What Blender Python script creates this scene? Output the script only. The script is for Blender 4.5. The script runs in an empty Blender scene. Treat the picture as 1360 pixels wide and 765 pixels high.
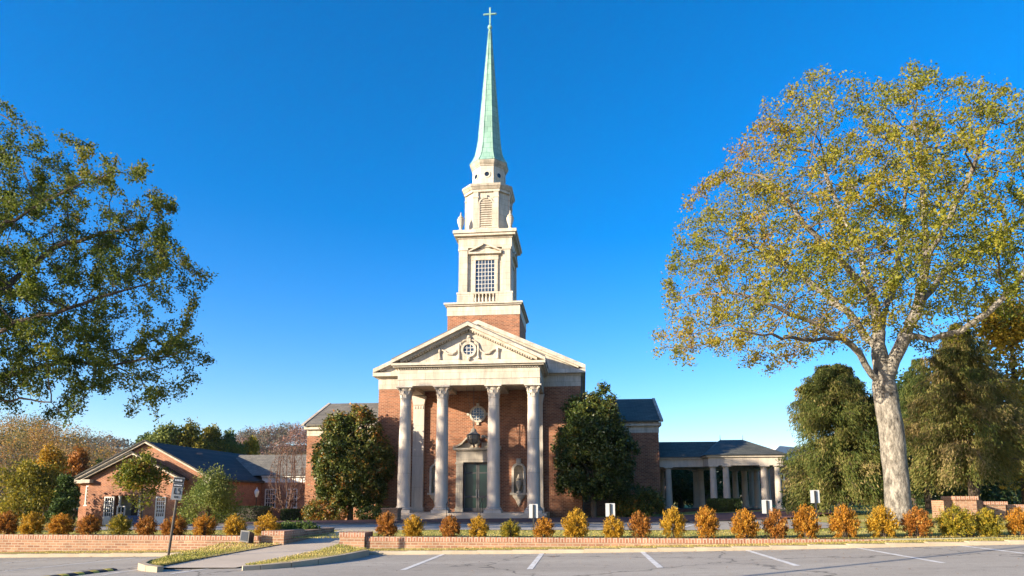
import bpy, math, random
import numpy as np
from mathutils import Vector, Matrix
R_ = math.radians
random.seed(7)
rng = np.random.default_rng(7)
S = bpy.context.scene
C = S.collection
# ------------------------------------------------------------------ camera, sky, sun, exposure
F = 900.; PITCH = R_(8.5); HOR = 664.; PY = HOR - F*math.tan(PITCH); CH = 1.5
YAW = math.atan(95/F*math.cos(PITCH))
cam = bpy.data.objects.new('camera', bpy.data.cameras.new('camera')); C.objects.link(cam)
cam.location = (0, 0, CH); cam.rotation_euler = (math.pi/2+PITCH, 0, YAW)
cam.data.sensor_width = 36; cam.data.lens = F/1360*36
cam.data.shift_y = (PY-382.5)/1360
cam.data.clip_end = 6000; cam.data.clip_start = .1
S.camera = cam
SAZ = R_(33.7); SEL = R_(15.5)
sdir = Vector((math.cos(SAZ)*math.cos(SEL), math.sin(SAZ)*math.cos(SEL), -math.sin(SEL)))
W = bpy.data.worlds.new('World'); S.world = W; W.use_nodes = True
wn = W.node_tree; bg = wn.nodes['Background']
sky = wn.nodes.new('ShaderNodeTexSky'); sky.sky_type = 'NISHITA'; sky.sun_disc = False
sky.sun_elevation = SEL; sky.sun_rotation = math.atan2(-sdir.x, -sdir.y)
sky.air_density = 1.0; sky.dust_density = 0.8; sky.ozone_density = 3.0; sky.altitude = 300
hs = wn.nodes.new('ShaderNodeHueSaturation'); hs.inputs['Saturation'].default_value = 1.46
tn = wn.nodes.new('ShaderNodeMix'); tn.data_type = 'RGBA'; tn.blend_type = 'MULTIPLY'; tn.inputs[0].default_value = 1; tn.inputs[7].default_value = (1.0, .905, .95, 1)
wn.links.new(sky.outputs[0], tn.inputs[6]); wn.links.new(tn.outputs[2], hs.inputs['Color']); wn.links.new(hs.outputs[0], bg.inputs[0])
bg.inputs[1].default_value = 0.12
sun = bpy.data.objects.new('sun', bpy.data.lights.new('sun', 'SUN')); C.objects.link(sun)
sun.data.energy = 4.9; sun.data.angle = R_(.5); sun.data.color = (1, .87, .69)
sun.rotation_euler = sdir.to_track_quat('-Z', 'Y').to_euler(); sun.location = (-40, -30, 30)
S.view_settings.view_transform = 'Standard'; S.view_settings.look = 'None'
S.view_settings.exposure = 1.45; S.view_settings.gamma = 1; S.view_settings.use_curve_mapping = False
S.render.engine = 'CYCLES'
HAZE = .00006

# ------------------------------------------------------------------ pixel -> point at a known depth / height
_s, _c, _sp, _cp = math.sin(YAW), math.cos(YAW), math.sin(PITCH), math.cos(PITCH)
def ray(px, py):
    u = (px-680)/F; v = (PY-py)/F; h = _cp-v*_sp
    return (-_s*h+u*_c, _c*h+u*_s, _sp+v*_cp)
def at(px, py, Y):
    d = ray(px, py); t = Y/d[1]; return Vector((d[0]*t, Y, CH+d[2]*t))
def atz(px, py, z):
    d = ray(px, py); t = (z-CH)/d[2]; return Vector((d[0]*t, d[1]*t, z))

# ------------------------------------------------------------------ naming helpers
WL = {}
def tag(o, label=None, cat=None, group=None, kind=None):
    if label: o['label'] = label
    if cat: o['category'] = cat
    if group: o['group'] = group
    if kind: o['kind'] = kind
    return o
def thing(name, label, cat, loc, group=None):
    o = bpy.data.objects.new(name, None); C.objects.link(o); o.empty_display_size = .3
    o.location = loc; WL[o] = Vector(loc); return tag(o, label, cat, group)
def link_mesh(name, me, mats, parent=None, loc=None, smooth=False):
    if not isinstance(mats, (list, tuple)): mats = [mats]
    for m in mats: me.materials.append(m)
    o = bpy.data.objects.new(name, me); C.objects.link(o)
    pl = WL[parent] if parent else Vector((0, 0, 0))
    wl = Vector(loc) if loc is not None else pl.copy()
    if wl.length > 0: me.transform(Matrix.Translation(-wl))
    if parent: o.parent = parent
    o.location = wl-pl; WL[o] = wl
    if smooth: me.polygons.foreach_set('use_smooth', [True]*len(me.polygons))
    me.update(); return o
def kids(o): return [c for c in list(bpy.data.objects) if c.parent == o]
def copy_tree(o, parent=None):
    c = o.copy(); C.objects.link(c)
    if parent: c.parent = parent
    for ch in kids(o): copy_tree(ch, c)
    return c
class MB:
    def __init__(s): s.v = []; s.f = []; s.mi = []
    def add(s, vs, fs, m=0):
        b = len(s.v); s.v += [tuple(v) for v in vs]; s.f += [tuple(i+b for i in f) for f in fs]; s.mi += [m]*len(fs); return s
    def box(s, x0, x1, y0, y1, z0, z1, m=0):
        return s.add([(x, y, z) for z in (z0, z1) for y in (y0, y1) for x in (x0, x1)],
                     [(0, 2, 3, 1), (4, 5, 7, 6), (0, 1, 5, 4), (2, 6, 7, 3), (0, 4, 6, 2), (1, 3, 7, 5)], m)
    def prism(s, pts, a, b, axis='Y', m=0):          # pts in the (x,z) plane swept along Y, or (y,z) swept along X, or (x,y) swept along Z
        n = len(pts)
        def P(p, t): return (p[0], t, p[1]) if axis == 'Y' else ((t, p[0], p[1]) if axis == 'X' else (p[0], p[1], t))
        vs = [P(p, a) for p in pts]+[P(p, b) for p in pts]
        fs = [tuple(range(n)), tuple(range(2*n-1, n-1, -1))]+[(i, i+n, (i+1) % n+n, (i+1) % n) for i in range(n)]
        return s.add(vs, fs, m)
    def lathe(s, x, y, prof, seg=16, rot=0., sx=1., sy=1., m=0, cap=True):
        n = len(prof); vs = []
        for r, z in prof:
            for k in range(seg):
                a = rot+2*math.pi*k/seg; vs.append((x+r*math.cos(a)*sx, y+r*math.sin(a)*sy, z))
        fs = [(i*seg+k, i*seg+(k+1) % seg, (i+1)*seg+(k+1) % seg, (i+1)*seg+k) for i in range(n-1) for k in range(seg)]
        if cap: fs += [tuple(range(seg-1, -1, -1)), tuple((n-1)*seg+k for k in range(seg))]
        return s.add(vs, fs, m)
    def tube(s, pts, rad, seg=6, m=0):
        pts = [Vector(p) for p in pts]; n = len(pts)
        if not isinstance(rad, (list, tuple)): rad = [rad]*n
        vs = []; ref = Vector((.31, .2, .93))
        for i, p in enumerate(pts):
            d = (pts[min(i+1, n-1)]-pts[max(i-1, 0)])
            if d.length < 1e-9: d = Vector((0, 0, 1))
            d.normalize()
            u = d.cross(ref if abs(d.dot(ref)) < .95 else Vector((1, 0, 0))).normalized(); w = d.cross(u)
            for k in range(seg):
                a = 2*math.pi*k/seg; vs.append(p+(u*math.cos(a)+w*math.sin(a))*rad[i])
        fs = [(i*seg+k, i*seg+(k+1) % seg, (i+1)*seg+(k+1) % seg, (i+1)*seg+k) for i in range(n-1) for k in range(seg)]
        fs += [tuple(range(seg-1, -1, -1)), tuple((n-1)*seg+k for k in range(seg))]
        return s.add(vs, fs, m)
    def ring(s, cx, cz, r0, r1, y0, y1, seg=24, a0=0, a1=2*math.pi, m=0):   # flat ring in the XZ plane with thickness
        n = seg; full = abs(a1-a0-2*math.pi) < 1e-6
        for k in range(n):
            t0 = a0+(a1-a0)*k/n; t1 = a0+(a1-a0)*(k+1)/n
            q = [(cx+r*math.cos(t), cz+r*math.sin(t)) for r, t in ((r0, t0), (r1, t0), (r1, t1), (r0, t1))]
            s.add([(x, y0, z) for x, z in q]+[(x, y1, z) for x, z in q], [(0, 1, 2, 3), (7, 6, 5, 4), (1, 5, 6, 2), (0, 3, 7, 4)], m)
        return s
    def build(s, name, mat, parent=None, loc=None, smooth=False):
        me = bpy.data.meshes.new(name); me.from_pydata(s.v, [], s.f)
        import bmesh
        bm = bmesh.new(); bm.from_mesh(me); bmesh.ops.recalc_face_normals(bm, faces=bm.faces); bm.to_mesh(me); bm.free()
        if any(s.mi): me.polygons.foreach_set('material_index', s.mi)
        o = link_mesh(name, me, mat, parent, loc)
        if smooth:
            me.polygons.foreach_set('use_smooth', [True]*len(me.polygons))
            try: me.set_sharp_from_angle(angle=R_(40))
            except Exception: pass
        return o
def raw_mesh(name, V, nper, tint=None):              # V: (N*nper,3) array of separate polygons
    n = len(V)//nper; me = bpy.data.meshes.new(name)
    me.vertices.add(n*nper); me.vertices.foreach_set('co', V.astype(np.float32).ravel())
    me.loops.add(n*nper); me.loops.foreach_set('vertex_index', np.arange(n*nper, dtype=np.int32))
    me.polygons.add(n); me.polygons.foreach_set('loop_start', np.arange(0, n*nper, nper, dtype=np.int32))
    if tint is not None:
        a = me.attributes.new('tint', 'FLOAT', 'FACE'); a.data.foreach_set('value', tint.astype(np.float32))
    me.update(calc_edges=True); me.validate(); return me

# ------------------------------------------------------------------ materials
M = {}
def N(nt, t, **k):
    n = nt.nodes.new('ShaderNode'+t)
    for a, b in k.items():
        if a in n.inputs: n.inputs[a].default_value = b
        else: setattr(n, a, b)
    return n
def newmat(name, rough=.8, spec=.3):
    m = bpy.data.materials.new(name); m.use_nodes = True; M[name] = m
    nt = m.node_tree; b = nt.nodes['Principled BSDF']; b.inputs['Roughness'].default_value = rough
    b.inputs['Specular IOR Level'].default_value = spec
    return m, nt, b
def col(c): return (c[0], c[1], c[2], 1)
def ramp(nt, stops):
    r = N(nt, 'ValToRGB'); e = r.color_ramp.elements
    while len(e) < len(stops): e.new(.5)
    for q, (p, c) in zip(e, stops): q.position = p; q.color = col(c)
    return r
def plain(name, c1, c2=None, scale=2., rough=.8, spec=.3, bump=0, bscale=None, metal=0, detail=6):
    m, nt, b = newmat(name, rough, spec); b.inputs['Metallic'].default_value = metal
    if c2 is None: c2 = tuple(x*.8 for x in c1)
    tc = N(nt, 'TexCoord'); n1 = N(nt, 'TexNoise', Scale=scale, Detail=detail, Roughness=.65)
    nt.links.new(tc.outputs['Object'], n1.inputs['Vector'])
    r = ramp(nt, [(.32, c2), (.68, c1)]); nt.links.new(n1.outputs['Fac'], r.inputs[0]); nt.links.new(r.outputs[0], b.inputs['Base Color'])
    if bump:
        n2 = N(nt, 'TexNoise', Scale=bscale or scale*6, Detail=5); nt.links.new(tc.outputs['Object'], n2.inputs['Vector'])
        bp = N(nt, 'Bump', Strength=bump, Distance=.02); nt.links.new(n2.outputs['Fac'], bp.inputs['Height']); nt.links.new(bp.outputs[0], b.inputs['Normal'])
    return m
def brick(name, c1, c2, mortar, bw=.215, bh=.078, ms=.009, rough=.9, stain=.35, vertical=False, bump=.3, zs=1., nsc=.9):
    m, nt, b = newmat(name, rough, .2)
    tc = N(nt, 'TexCoord'); sp = N(nt, 'SeparateXYZ'); nt.links.new(tc.outputs['Object'], sp.inputs[0])
    sn = N(nt, 'SeparateXYZ'); nt.links.new(tc.outputs['Normal'], sn.inputs[0])
    ab = N(nt, 'Math', operation='ABSOLUTE'); nt.links.new(sn.outputs[0], ab.inputs[0])
    gt = N(nt, 'Math', operation='GREATER_THAN'); nt.links.new(ab.outputs[0], gt.inputs[0]); gt.inputs[1].default_value = .7
    az = N(nt, 'Math', operation='ABSOLUTE'); nt.links.new(sn.outputs[2], az.inputs[0])
    gz = N(nt, 'Math', operation='GREATER_THAN'); nt.links.new(az.outputs[0], gz.inputs[0]); gz.inputs[1].default_value = .9
    mx = N(nt, 'Mix'); nt.links.new(gt.outputs[0], mx.inputs[0]); nt.links.new(sp.outputs[0], mx.inputs[2]); nt.links.new(sp.outputs[1], mx.inputs[3])
    mz = N(nt, 'Mix'); nt.links.new(gz.outputs[0], mz.inputs[0]); nt.links.new(sp.outputs[2], mz.inputs[2]); nt.links.new(sp.outputs[1], mz.inputs[3])
    cb = N(nt, 'CombineXYZ')
    a_, b_ = (1, 0) if vertical else (0, 1)
    nt.links.new(mx.outputs[0], cb.inputs[a_]); nt.links.new(mz.outputs[0], cb.inputs[b_])
    br = N(nt, 'TexBrick', Scale=1.); br.inputs['Brick Width'].default_value = bw; br.inputs['Row Height'].default_value = bh
    br.inputs['Mortar Size'].default_value = ms; br.inputs['Color1'].default_value = col(c1); br.inputs['Color2'].default_value = col(c2); br.inputs['Mortar'].default_value = col(mortar)
    nt.links.new(cb.outputs[0], br.inputs['Vector'])
    n1 = N(nt, 'TexNoise', Scale=nsc, Detail=8, Roughness=.7); mpz = N(nt, 'Mapping'); mpz.inputs['Scale'].default_value = (1, 1, zs); nt.links.new(tc.outputs['Object'], mpz.inputs[0]); nt.links.new(mpz.outputs[0], n1.inputs['Vector'])
    r = ramp(nt, [(.3, (1-stain,)*3), (.7, (1.12,)*3)]); nt.links.new(n1.outputs['Fac'], r.inputs[0])
    mu = N(nt, 'Mix', data_type='RGBA', blend_type='MULTIPLY'); mu.inputs[0].default_value = 1
    nt.links.new(br.outputs['Color'], mu.inputs[6]); nt.links.new(r.outputs[0], mu.inputs[7]); nt.links.new(mu.outputs[2], b.inputs['Base Color'])
    if bump:
        bp = N(nt, 'Bump', Strength=bump, Distance=.012, invert=True); nt.links.new(br.outputs['Fac'], bp.inputs['Height']); nt.links.new(bp.outputs[0], b.inputs['Normal'])
    return m
def leafmat(name, stops, trans=.35, rough=.6):
    m, nt, b = newmat(name, rough, .25)
    at_ = N(nt, 'Attribute', attribute_name='tint'); r = ramp(nt, stops)
    nt.links.new(at_.outputs['Fac'], r.inputs[0]); nt.links.new(r.outputs[0], b.inputs['Base Color'])
    t = N(nt, 'BsdfTranslucent'); nt.links.new(r.outputs[0], t.inputs[0]); mx = N(nt, 'MixShader'); mx.inputs[0].default_value = trans
    nt.links.new(b.outputs[0], mx.inputs[1]); nt.links.new(t.outputs[0], mx.inputs[2]); nt.links.new(mx.outputs[0], nt.nodes['Material Output'].inputs[0])
    return m
brick('church_brick', (.37, .14, .068), (.19, .068, .038), (.40, .26, .165), bw=.30, bh=.105, ms=.014)
brick('house_brick', (.37, .135, .066), (.23, .078, .042), (.44, .29, .19), bw=.30, bh=.105, ms=.014)
brick('wall_brick', (.40, .22, .125), (.24, .115, .068), (.38, .29, .20), bw=.22, bh=.08, ms=.012)
brick('coping_brick', (.42, .20, .12), (.26, .11, .065), (.45, .34, .25), bw=.26, bh=.085, ms=.014, vertical=True)
brick('slate', (.125, .12, .085), (.075, .075, .052), (.035, .035, .028), bw=.45, bh=.22, ms=.012, rough=.6, bump=.4)
brick('slate_shaded', (.075, .066, .05), (.045, .042, .034), (.025, .025, .025), bw=.45, bh=.22, ms=.012, rough=.7, bump=.4)  # hall slate, base darkened to carry the shade on its roof
brick('slate_sunlit', (.21, .19, .15), (.15, .14, .115), (.08, .075, .065), bw=.6, bh=.2, ms=.014, rough=.8, bump=.4)  # slate with sunlight painted in as a lighter tan tone
brick('paver', (.17, .075, .055), (.12, .05, .04), (.12, .09, .075), bw=.2, bh=.1, ms=.006)
brick('copper', (.27, .44, .345), (.21, .36, .28), (.12, .23, .18), bw=.55, bh=.5, ms=.016, rough=.55, stain=.3)
brick('stone', (.60, .53, .42), (.53, .465, .36), (.36, .31, .24), bw=1.15, bh=.46, ms=.011, rough=.8, stain=.40, bump=.1, zs=.25, nsc=2.2)
brick('stone_weathered', (.52, .46, .36), (.44, .38, .29), (.28, .24, .18), bw=.9, bh=.5, ms=.011, rough=.85, stain=.5, bump=.1, zs=.25, nsc=2.6)
brick('column_stone', (.56, .49, .40), (.53, .46, .375), (.38, .33, .26), bw=9, bh=2.2, ms=.012, rough=.75, stain=.25, bump=.05, zs=.2, nsc=3.)
plain('concrete', (.44, .355, .245), (.31, .25, .17), 1.1, .9, bump=.2, bscale=30)
plain('walk', (.50, .41, .31), (.41, .335, .25), .8, .9, bump=.2, bscale=30)
plain('white_paint', (.78, .76, .72), (.66, .64, .60), 3, .5)
plain('white_trim', (.72, .69, .62), (.62, .59, .52), 2, .6)
plain('black_metal', (.02, .02, .02), (.03, .028, .025), 5, .45, .5)
plain('grey_metal', (.22, .20, .17), (.15, .14, .12), 5, .5, .5)
plain('sign_back', (.46, .47, .47), (.38, .39, .39), 3, .4, .4)
plain('sign_face', (.33, .33, .30), (.25, .25, .23), 3, .5, .4)
plain('lead', (.14, .13, .12), (.10, .095, .09), 3, .6)
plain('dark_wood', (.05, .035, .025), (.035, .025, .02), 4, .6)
plain('blue_panel', (.05, .10, .22), (.04, .08, .18), 2, .5)
plain('plaster', (.40, .33, .24), (.34, .28, .2), 2, .9)
plain('amber_glass', (.30, .25, .18), (.2, .16, .11), 3, .4)
plain('soil', (.15, .075, .035), (.22, .13, .06), 3, .95, bump=.5, bscale=40)
def glass(name, c, rough=.06):
    m, nt, b = newmat(name, rough, .6); b.inputs['Base Color'].default_value = col(c); return m
glass('glass_dark', (.012, .016, .02)); glass('glass_green', (.016, .045, .032), .22); glass('glass_blue', (.03, .045, .07), .05)
def lamp_glass():
    m, nt, b = newmat('lamp_glass', .3, .4); b.inputs['Base Color'].default_value = (.75, .72, .65, 1)
lamp_glass()
def asphalt():
    m, nt, b = newmat('asphalt', .85, .35); tc = N(nt, 'TexCoord')
    n1 = N(nt, 'TexNoise', Scale=.35, Detail=8, Roughness=.6); n2 = N(nt, 'TexNoise', Scale=70, Detail=3); n3 = N(nt, 'TexNoise', Scale=3.2, Detail=7, Roughness=.7)
    mp = N(nt, 'Mapping'); mp.inputs['Scale'].default_value = (.35, 1.6, 1); nt.links.new(tc.outputs['Object'], mp.inputs[0])
    nt.links.new(mp.outputs[0], n1.inputs[0]); nt.links.new(tc.outputs['Object'], n2.inputs[0]); nt.links.new(tc.outputs['Object'], n3.inputs[0])
    r1 = ramp(nt, [(.3, (.29, .255, .205)), (.7, (.395, .352, .285))]); nt.links.new(n1.outputs['Fac'], r1.inputs[0])
    r2 = ramp(nt, [(.3, (.7,)*3), (.7, (1.25,)*3)]); nt.links.new(n2.outputs['Fac'], r2.inputs[0])
    r3 = ramp(nt, [(.28, (.55, .54, .53)), (.40, (.93,)*3), (.6, (1.0,)*3), (.75, (1.12,)*3)]); nt.links.new(n3.outputs['Fac'], r3.inputs[0])
    a = N(nt, 'Mix', data_type='RGBA', blend_type='MULTIPLY'); a.inputs[0].default_value = 1; nt.links.new(r1.outputs[0], a.inputs[6]); nt.links.new(r2.outputs[0], a.inputs[7])
    c = N(nt, 'Mix', data_type='RGBA', blend_type='MULTIPLY'); c.inputs[0].default_value = 1; nt.links.new(a.outputs[2], c.inputs[6]); nt.links.new(r3.outputs[0], c.inputs[7])
    # thin tar-filled cracks
    v = N(nt, 'TexVoronoi', Scale=.22, feature='DISTANCE_TO_EDGE'); wv = N(nt, 'Mix', data_type='RGBA'); wv.inputs[0].default_value = .06
    n4 = N(nt, 'TexNoise', Scale=1.5, Detail=4); nt.links.new(tc.outputs['Object'], n4.inputs[0]); nt.links.new(tc.outputs['Object'], wv.inputs[6]); nt.links.new(n4.outputs['Color'], wv.inputs[7])
    nt.links.new(tc.outputs['Object'], v.inputs['Vector'])
    va = N(nt, 'VectorMath', operation='ADD'); nt.links.new(tc.outputs['Object'], va.inputs[0]); nt.links.new(n4.outputs['Color'], va.inputs[1]); nt.links.new(va.outputs[0], v.inputs['Vector'])
    rc = ramp(nt, [(0, (.3,)*3), (.009, (1,)*3)]); nt.links.new(v.outputs[0], rc.inputs[0])
    d = N(nt, 'Mix', data_type='RGBA', blend_type='MULTIPLY'); d.inputs[0].default_value = 1; nt.links.new(c.outputs[2], d.inputs[6]); nt.links.new(rc.outputs[0], d.inputs[7])
    nt.links.new(d.outputs[2], b.inputs['Base Color'])
    bp = N(nt, 'Bump', Strength=.4, Distance=.01); nt.links.new(n2.outputs['Fac'], bp.inputs['Height']); nt.links.new(bp.outputs[0], b.inputs['Normal'])
asphalt()
def grass_mat(name, a, b_, c_):
    m, nt, b = newmat(name, .95, .1); tc = N(nt, 'TexCoord')
    n1 = N(nt, 'TexNoise', Scale=.45, Detail=9, Roughness=.7); n2 = N(nt, 'TexNoise', Scale=22, Detail=5, Roughness=.7)
    nt.links.new(tc.outputs['Object'], n1.inputs[0]); nt.links.new(tc.outputs['Object'], n2.inputs[0])
    r1 = ramp(nt, [(.36, a), (.5, b_), (.64, c_)]); nt.links.new(n1.outputs['Fac'], r1.inputs[0])
    r2 = ramp(nt, [(.3, (.55,)*3), (.7, (1.3,)*3)]); nt.links.new(n2.outputs['Fac'], r2.inputs[0])
    mu = N(nt, 'Mix', data_type='RGBA', blend_type='MULTIPLY'); mu.inputs[0].default_value = 1; nt.links.new(r1.outputs[0], mu.inputs[6]); nt.links.new(r2.outputs[0], mu.inputs[7])
    nt.links.new(mu.outputs[2], b.inputs['Base Color'])
    bp = N(nt, 'Bump', Strength=.8, Distance=.04); nt.links.new(n2.outputs['Fac'], bp.inputs['Height']); nt.links.new(bp.outputs[0], b.inputs['Normal'])
grass_mat('lawn', (.17, .20, .04), (.36, .32, .08), (.50, .40, .15))
grass_mat('verge', (.20, .19, .05), (.38, .30, .10), (.50, .39, .17))
grass_mat('forest_floor', (.07, .06, .03), (.12, .09, .04), (.15, .11, .05))
def bark(name, a, b_, scale=3., stretch=.25):
    m, nt, b = newmat(name, .95, .1); tc = N(nt, 'TexCoord'); mp = N(nt, 'Mapping'); mp.inputs['Scale'].default_value = (1, 1, stretch)
    n1 = N(nt, 'TexNoise', Scale=scale, Detail=9, Roughness=.75); nt.links.new(tc.outputs['Object'], mp.inputs[0]); nt.links.new(mp.outputs[0], n1.inputs[0])
    r = ramp(nt, [(.36, b_), (.5, tuple((x+y)/2 for x, y in zip(a, b_))), (.62, a)]); nt.links.new(n1.outputs['Fac'], r.inputs[0]); nt.links.new(r.outputs[0], b.inputs['Base Color'])
    n2 = N(nt, 'TexNoise', Scale=scale*3.2, Detail=6, Roughness=.7); nt.links.new(mp.outputs[0], n2.inputs[0])
    bp = N(nt, 'Bump', Strength=1., Distance=.06); nt.links.new(n2.outputs['Fac'], bp.inputs['Height']); nt.links.new(bp.outputs[0], b.inputs['Normal'])
bark('bark_pale', (.36, .325, .265), (.065, .056, .046), 6.5, .40)
bark('bark_branch', (.20, .165, .125), (.08, .065, .05), 4.5, .5)
bark('bark_dark', (.13, .10, .075), (.05, .04, .03))
bark('twig_red', (.15, .095, .075), (.08, .05, .042))
leafmat('leaf_oak', [(0, (.085, .12, .014)), (.3, (.17, .185, .018)), (.6, (.28, .25, .022)), (.85, (.34, .235, .03)), (1, (.30, .16, .07))], .45)
leafmat('leaf_oak_green', [(0, (.04, .065, .008)), (.45, (.10, .13, .014)), (.7, (.20, .20, .018)), (.9, (.30, .21, .025)), (1, (.30, .13, .04))], .45)
leafmat('leaf_magnolia', [(0, (.025, .045, .012)), (.4, (.06, .085, .018)), (.7, (.12, .13, .026)), (.9, (.24, .15, .028)), (1, (.36, .13, .02))], .15, .38)
leafmat('leaf_conifer', [(0, (.04, .066, .016)), (.4, (.09, .118, .023)), (.75, (.18, .17, .042)), (1, (.32, .24, .10))], .35, .7)
leafmat('leaf_orange', [(0, (.12, .07, .012)), (.35, (.36, .15, .014)), (.7, (.49, .225, .02)), (1, (.52, .34, .05))], .35)
leafmat('leaf_gold', [(0, (.13, .10, .012)), (.35, (.36, .20, .014)), (.7, (.52, .29, .02)), (1, (.55, .37, .05))], .35)
leafmat('leaf_yellowgreen', [(0, (.07, .085, .012)), (.4, (.19, .17, .016)), (.75, (.36, .26, .02)), (1, (.48, .30, .03))], .35)
leafmat('leaf_rust', [(0, (.10, .05, .014)), (.4, (.30, .112, .018)), (.75, (.43, .18, .024)), (1, (.45, .28, .07))], .35)
leafmat('leaf_wood', [(0, (.035, .055, .02)), (.22, (.08, .09, .025)), (.4, (.17, .15, .035)), (.6, (.27, .18, .08)), (.8, (.31, .195, .085)), (.93, (.36, .16, .04)), (1, (.42, .25, .03))], .4)
leafmat('leaf_green', [(0, (.05, .085, .02)), (.5, (.10, .15, .03)), (1, (.20, .22, .05))], .35)
leafmat('leaf_hedge', [(0, (.02, .04, .012)), (.6, (.045, .075, .018)), (1, (.09, .115, .025))], .15)
leafmat('leaf_far', [(0, (.07, .085, .05)), (.35, (.14, .12, .075)), (.65, (.22, .125, .095)), (1, (.30, .14, .085))], .2)
leafmat('leaf_ridge', [(0, (.05, .06, .045)), (1, (.10, .085, .065))], .2)
leafmat('grass_blade', [(0, (.15, .20, .03)), (.5, (.42, .36, .085)), (1, (.60, .46, .19))], .3)
leafmat('leaf_litter', [(0, (.10, .05, .025)), (.5, (.22, .11, .04)), (1, (.36, .20, .07))], .1)

# ------------------------------------------------------------------ terrain
ZX = [-60, -26, -18, -6.2, -1.6, 3.8, 6.2, 11.6, 20, 60]; ZZ = [-.35, -.30, -.227, -.05, .02, .14, .21, .37, .55, .8]
def zl(x): return float(np.interp(x, ZX, ZZ))
TX = np.array([-400, -60, -34, -22, -8, 4, 8, 13, 20, 60, 400.]); TY = np.array([20.6, 30, 44, 55, 80, 200.])
TZ = np.array([[.3, .3, .33, .33, .33, .35, .41, .5, .7, .8, .8], [-.1, -.1, .08, .2, .33, .38, .47, .6, .75, .9, .9], [-.6, -.6, -.5, 0, .22, .35, .6, .8, .9, 1, 1],
               [-.75, -.75, -.7, -.2, .1, .4, .7, .85, .95, 1, 1], [-.8, -.8, -.75, -.4, 0, .4, .7, .85, 1, 1, 1], [-.8, -.8, -.75, -.4, 0, .4, .7, .85, 1, 1, 1]])
def zu(x, y):
    x = min(max(x, -400), 400); y = min(max(y, 20.6), 200)
    i = min(max(np.searchsorted(TX, x)-1, 0), len(TX)-2); j = min(max(np.searchsorted(TY, y)-1, 0), len(TY)-2)
    a = (x-TX[i])/(TX[i+1]-TX[i]); b = (y-TY[j])/(TY[j+1]-TY[j])
    return float((TZ[j, i]*(1-a)+TZ[j, i+1]*a)*(1-b)+(TZ[j+1, i]*(1-a)+TZ[j+1, i+1]*a)*b)
def sheet(name, xs, ys, zf, mat, kind='structure'):
    nx, ny = len(xs), len(ys); vs = [(x, y, zf(x, y)) for y in ys for x in xs]
    fs = [(j*nx+i, j*nx+i+1, (j+1)*nx+i+1, (j+1)*nx+i) for j in range(ny-1) for i in range(nx-1)]
    me = bpy.data.meshes.new(name); me.from_pydata(vs, [], fs); o = link_mesh(name, me, mat); return tag(o, kind=kind)
def steps_(a, b, d, extra=()):
    n = max(1, int(round((b-a)/d))); return sorted(set([round(a+(b-a)*i/n, 4) for i in range(n+1)]+[e for e in extra if a < e < b]))
gx = [-3000, -1500, -800, -400, -200, -100]+steps_(-60, 60, 2, list(TX)+ZX+[-9.37, -9.35, -7.45, -7.43])+[100, 200, 400, 800, 1500, 3000]
gy = [20.45]+steps_(20.6, 80, 1.5, list(TY)+[26.3, 26.4])+[100, 140, 200, 300, 500, 900, 1600, 3000]
def gz(x, y): return zu(x, y) if not (-9.36 < x < -7.44 and y < 26.35) else float(np.interp(y, [14.6, 20.2, 25.5, 27], [-.10, .14, .345, .35]))-.04
sheet('ground', gx, gy, gz, M['lawn'])
sheet('parking_lot', gx, [-800, -300, -100, -40, -15, 0, 10, 19.25], lambda x, y: zl(x), M['asphalt'])
sheet('verge', gx, [19.4, 19.7, 20.46], lambda x, y: zl(x)+.085+.012*(y-19.4), M['verge'])
# driveway, brick plaza on the upper ground
def strip(name, x0, x1, yf0, yf1, mat, dz, dx=1., ny=6):
    xs = steps_(x0, x1, dx, list(TX)); vs = []; 
    for k in range(ny+1):
        for x in xs:
            y = yf0(x)+(yf1(x)-yf0(x))*k/ny; vs.append((x, y, zu(x, y)+dz))
    nx = len(xs); fs = [(k*nx+i, k*nx+i+1, (k+1)*nx+i+1, (k+1)*nx+i) for k in range(ny) for i in range(nx-1)]
    me = bpy.data.meshes.new(name); me.from_pydata(vs, [], fs); return tag(link_mesh(name, me, mat), kind='structure')
strip('driveway', -70, 10.2, lambda x: 26.3 if x > -20 else 26.3+(-20-x)*.12, lambda x: 33.2 if x > -20 else 33.2+(-20-x)*.2, M['asphalt'], .02, ny=10)
strip('plaza', -20, 15.5, lambda x: 33.3 if x < 9 else 33.3+(x-9)*1.1, lambda x: 43.4, M['paver'], .10, ny=12)
mb = MB()
for x in steps_(-20, 9, 1):
    mb.prism([(33.05, zu(x, 33)-.1), (33.3, zu(x, 33)-.1), (33.3, zu(x, 33)+.09), (33.05, zu(x, 33)+.09)], x, x+.992, 'X')
tag(mb.build('driveway_kerb', M['lead']), kind='structure')
# parking markings: lot and driveway
mb = MB()
for X in (-3.95, -1.17, 1.58, 4.36, 7.2, 9.78, 12.55, 15.3):
    ys = np.linspace(14.85, 19.22, 8)
    for a, b in zip(ys[:-1], ys[1:]): mb.add([(X-.065, a, zl(X-.065)+.005), (X+.065, a, zl(X+.065)+.005), (X+.065, b, zl(X+.065)+.005), (X-.065, b, zl(X-.065)+.005)], [(0, 1, 2, 3)])
for (a, b) in (((137, 764), (205, 754)), ((227, 764), (298, 754.5)), ((5, 744.5), (65, 739.5)), ((5, 756.5), (180, 740))):
    p = atz(*a, -.12); q = atz(*b, -.12); d = (q-p).normalized(); n = Vector((-d.y, d.x, 0))*.05
    L = [p+(q-p)*k/8 for k in range(9)]
    for u, v in zip(L[:-1], L[1:]):
        mb.add([(w.x, w.y, zl(w.x)+.005) for w in (u-n, u+n, v+n, v-n)], [(0, 1, 2, 3)])
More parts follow.
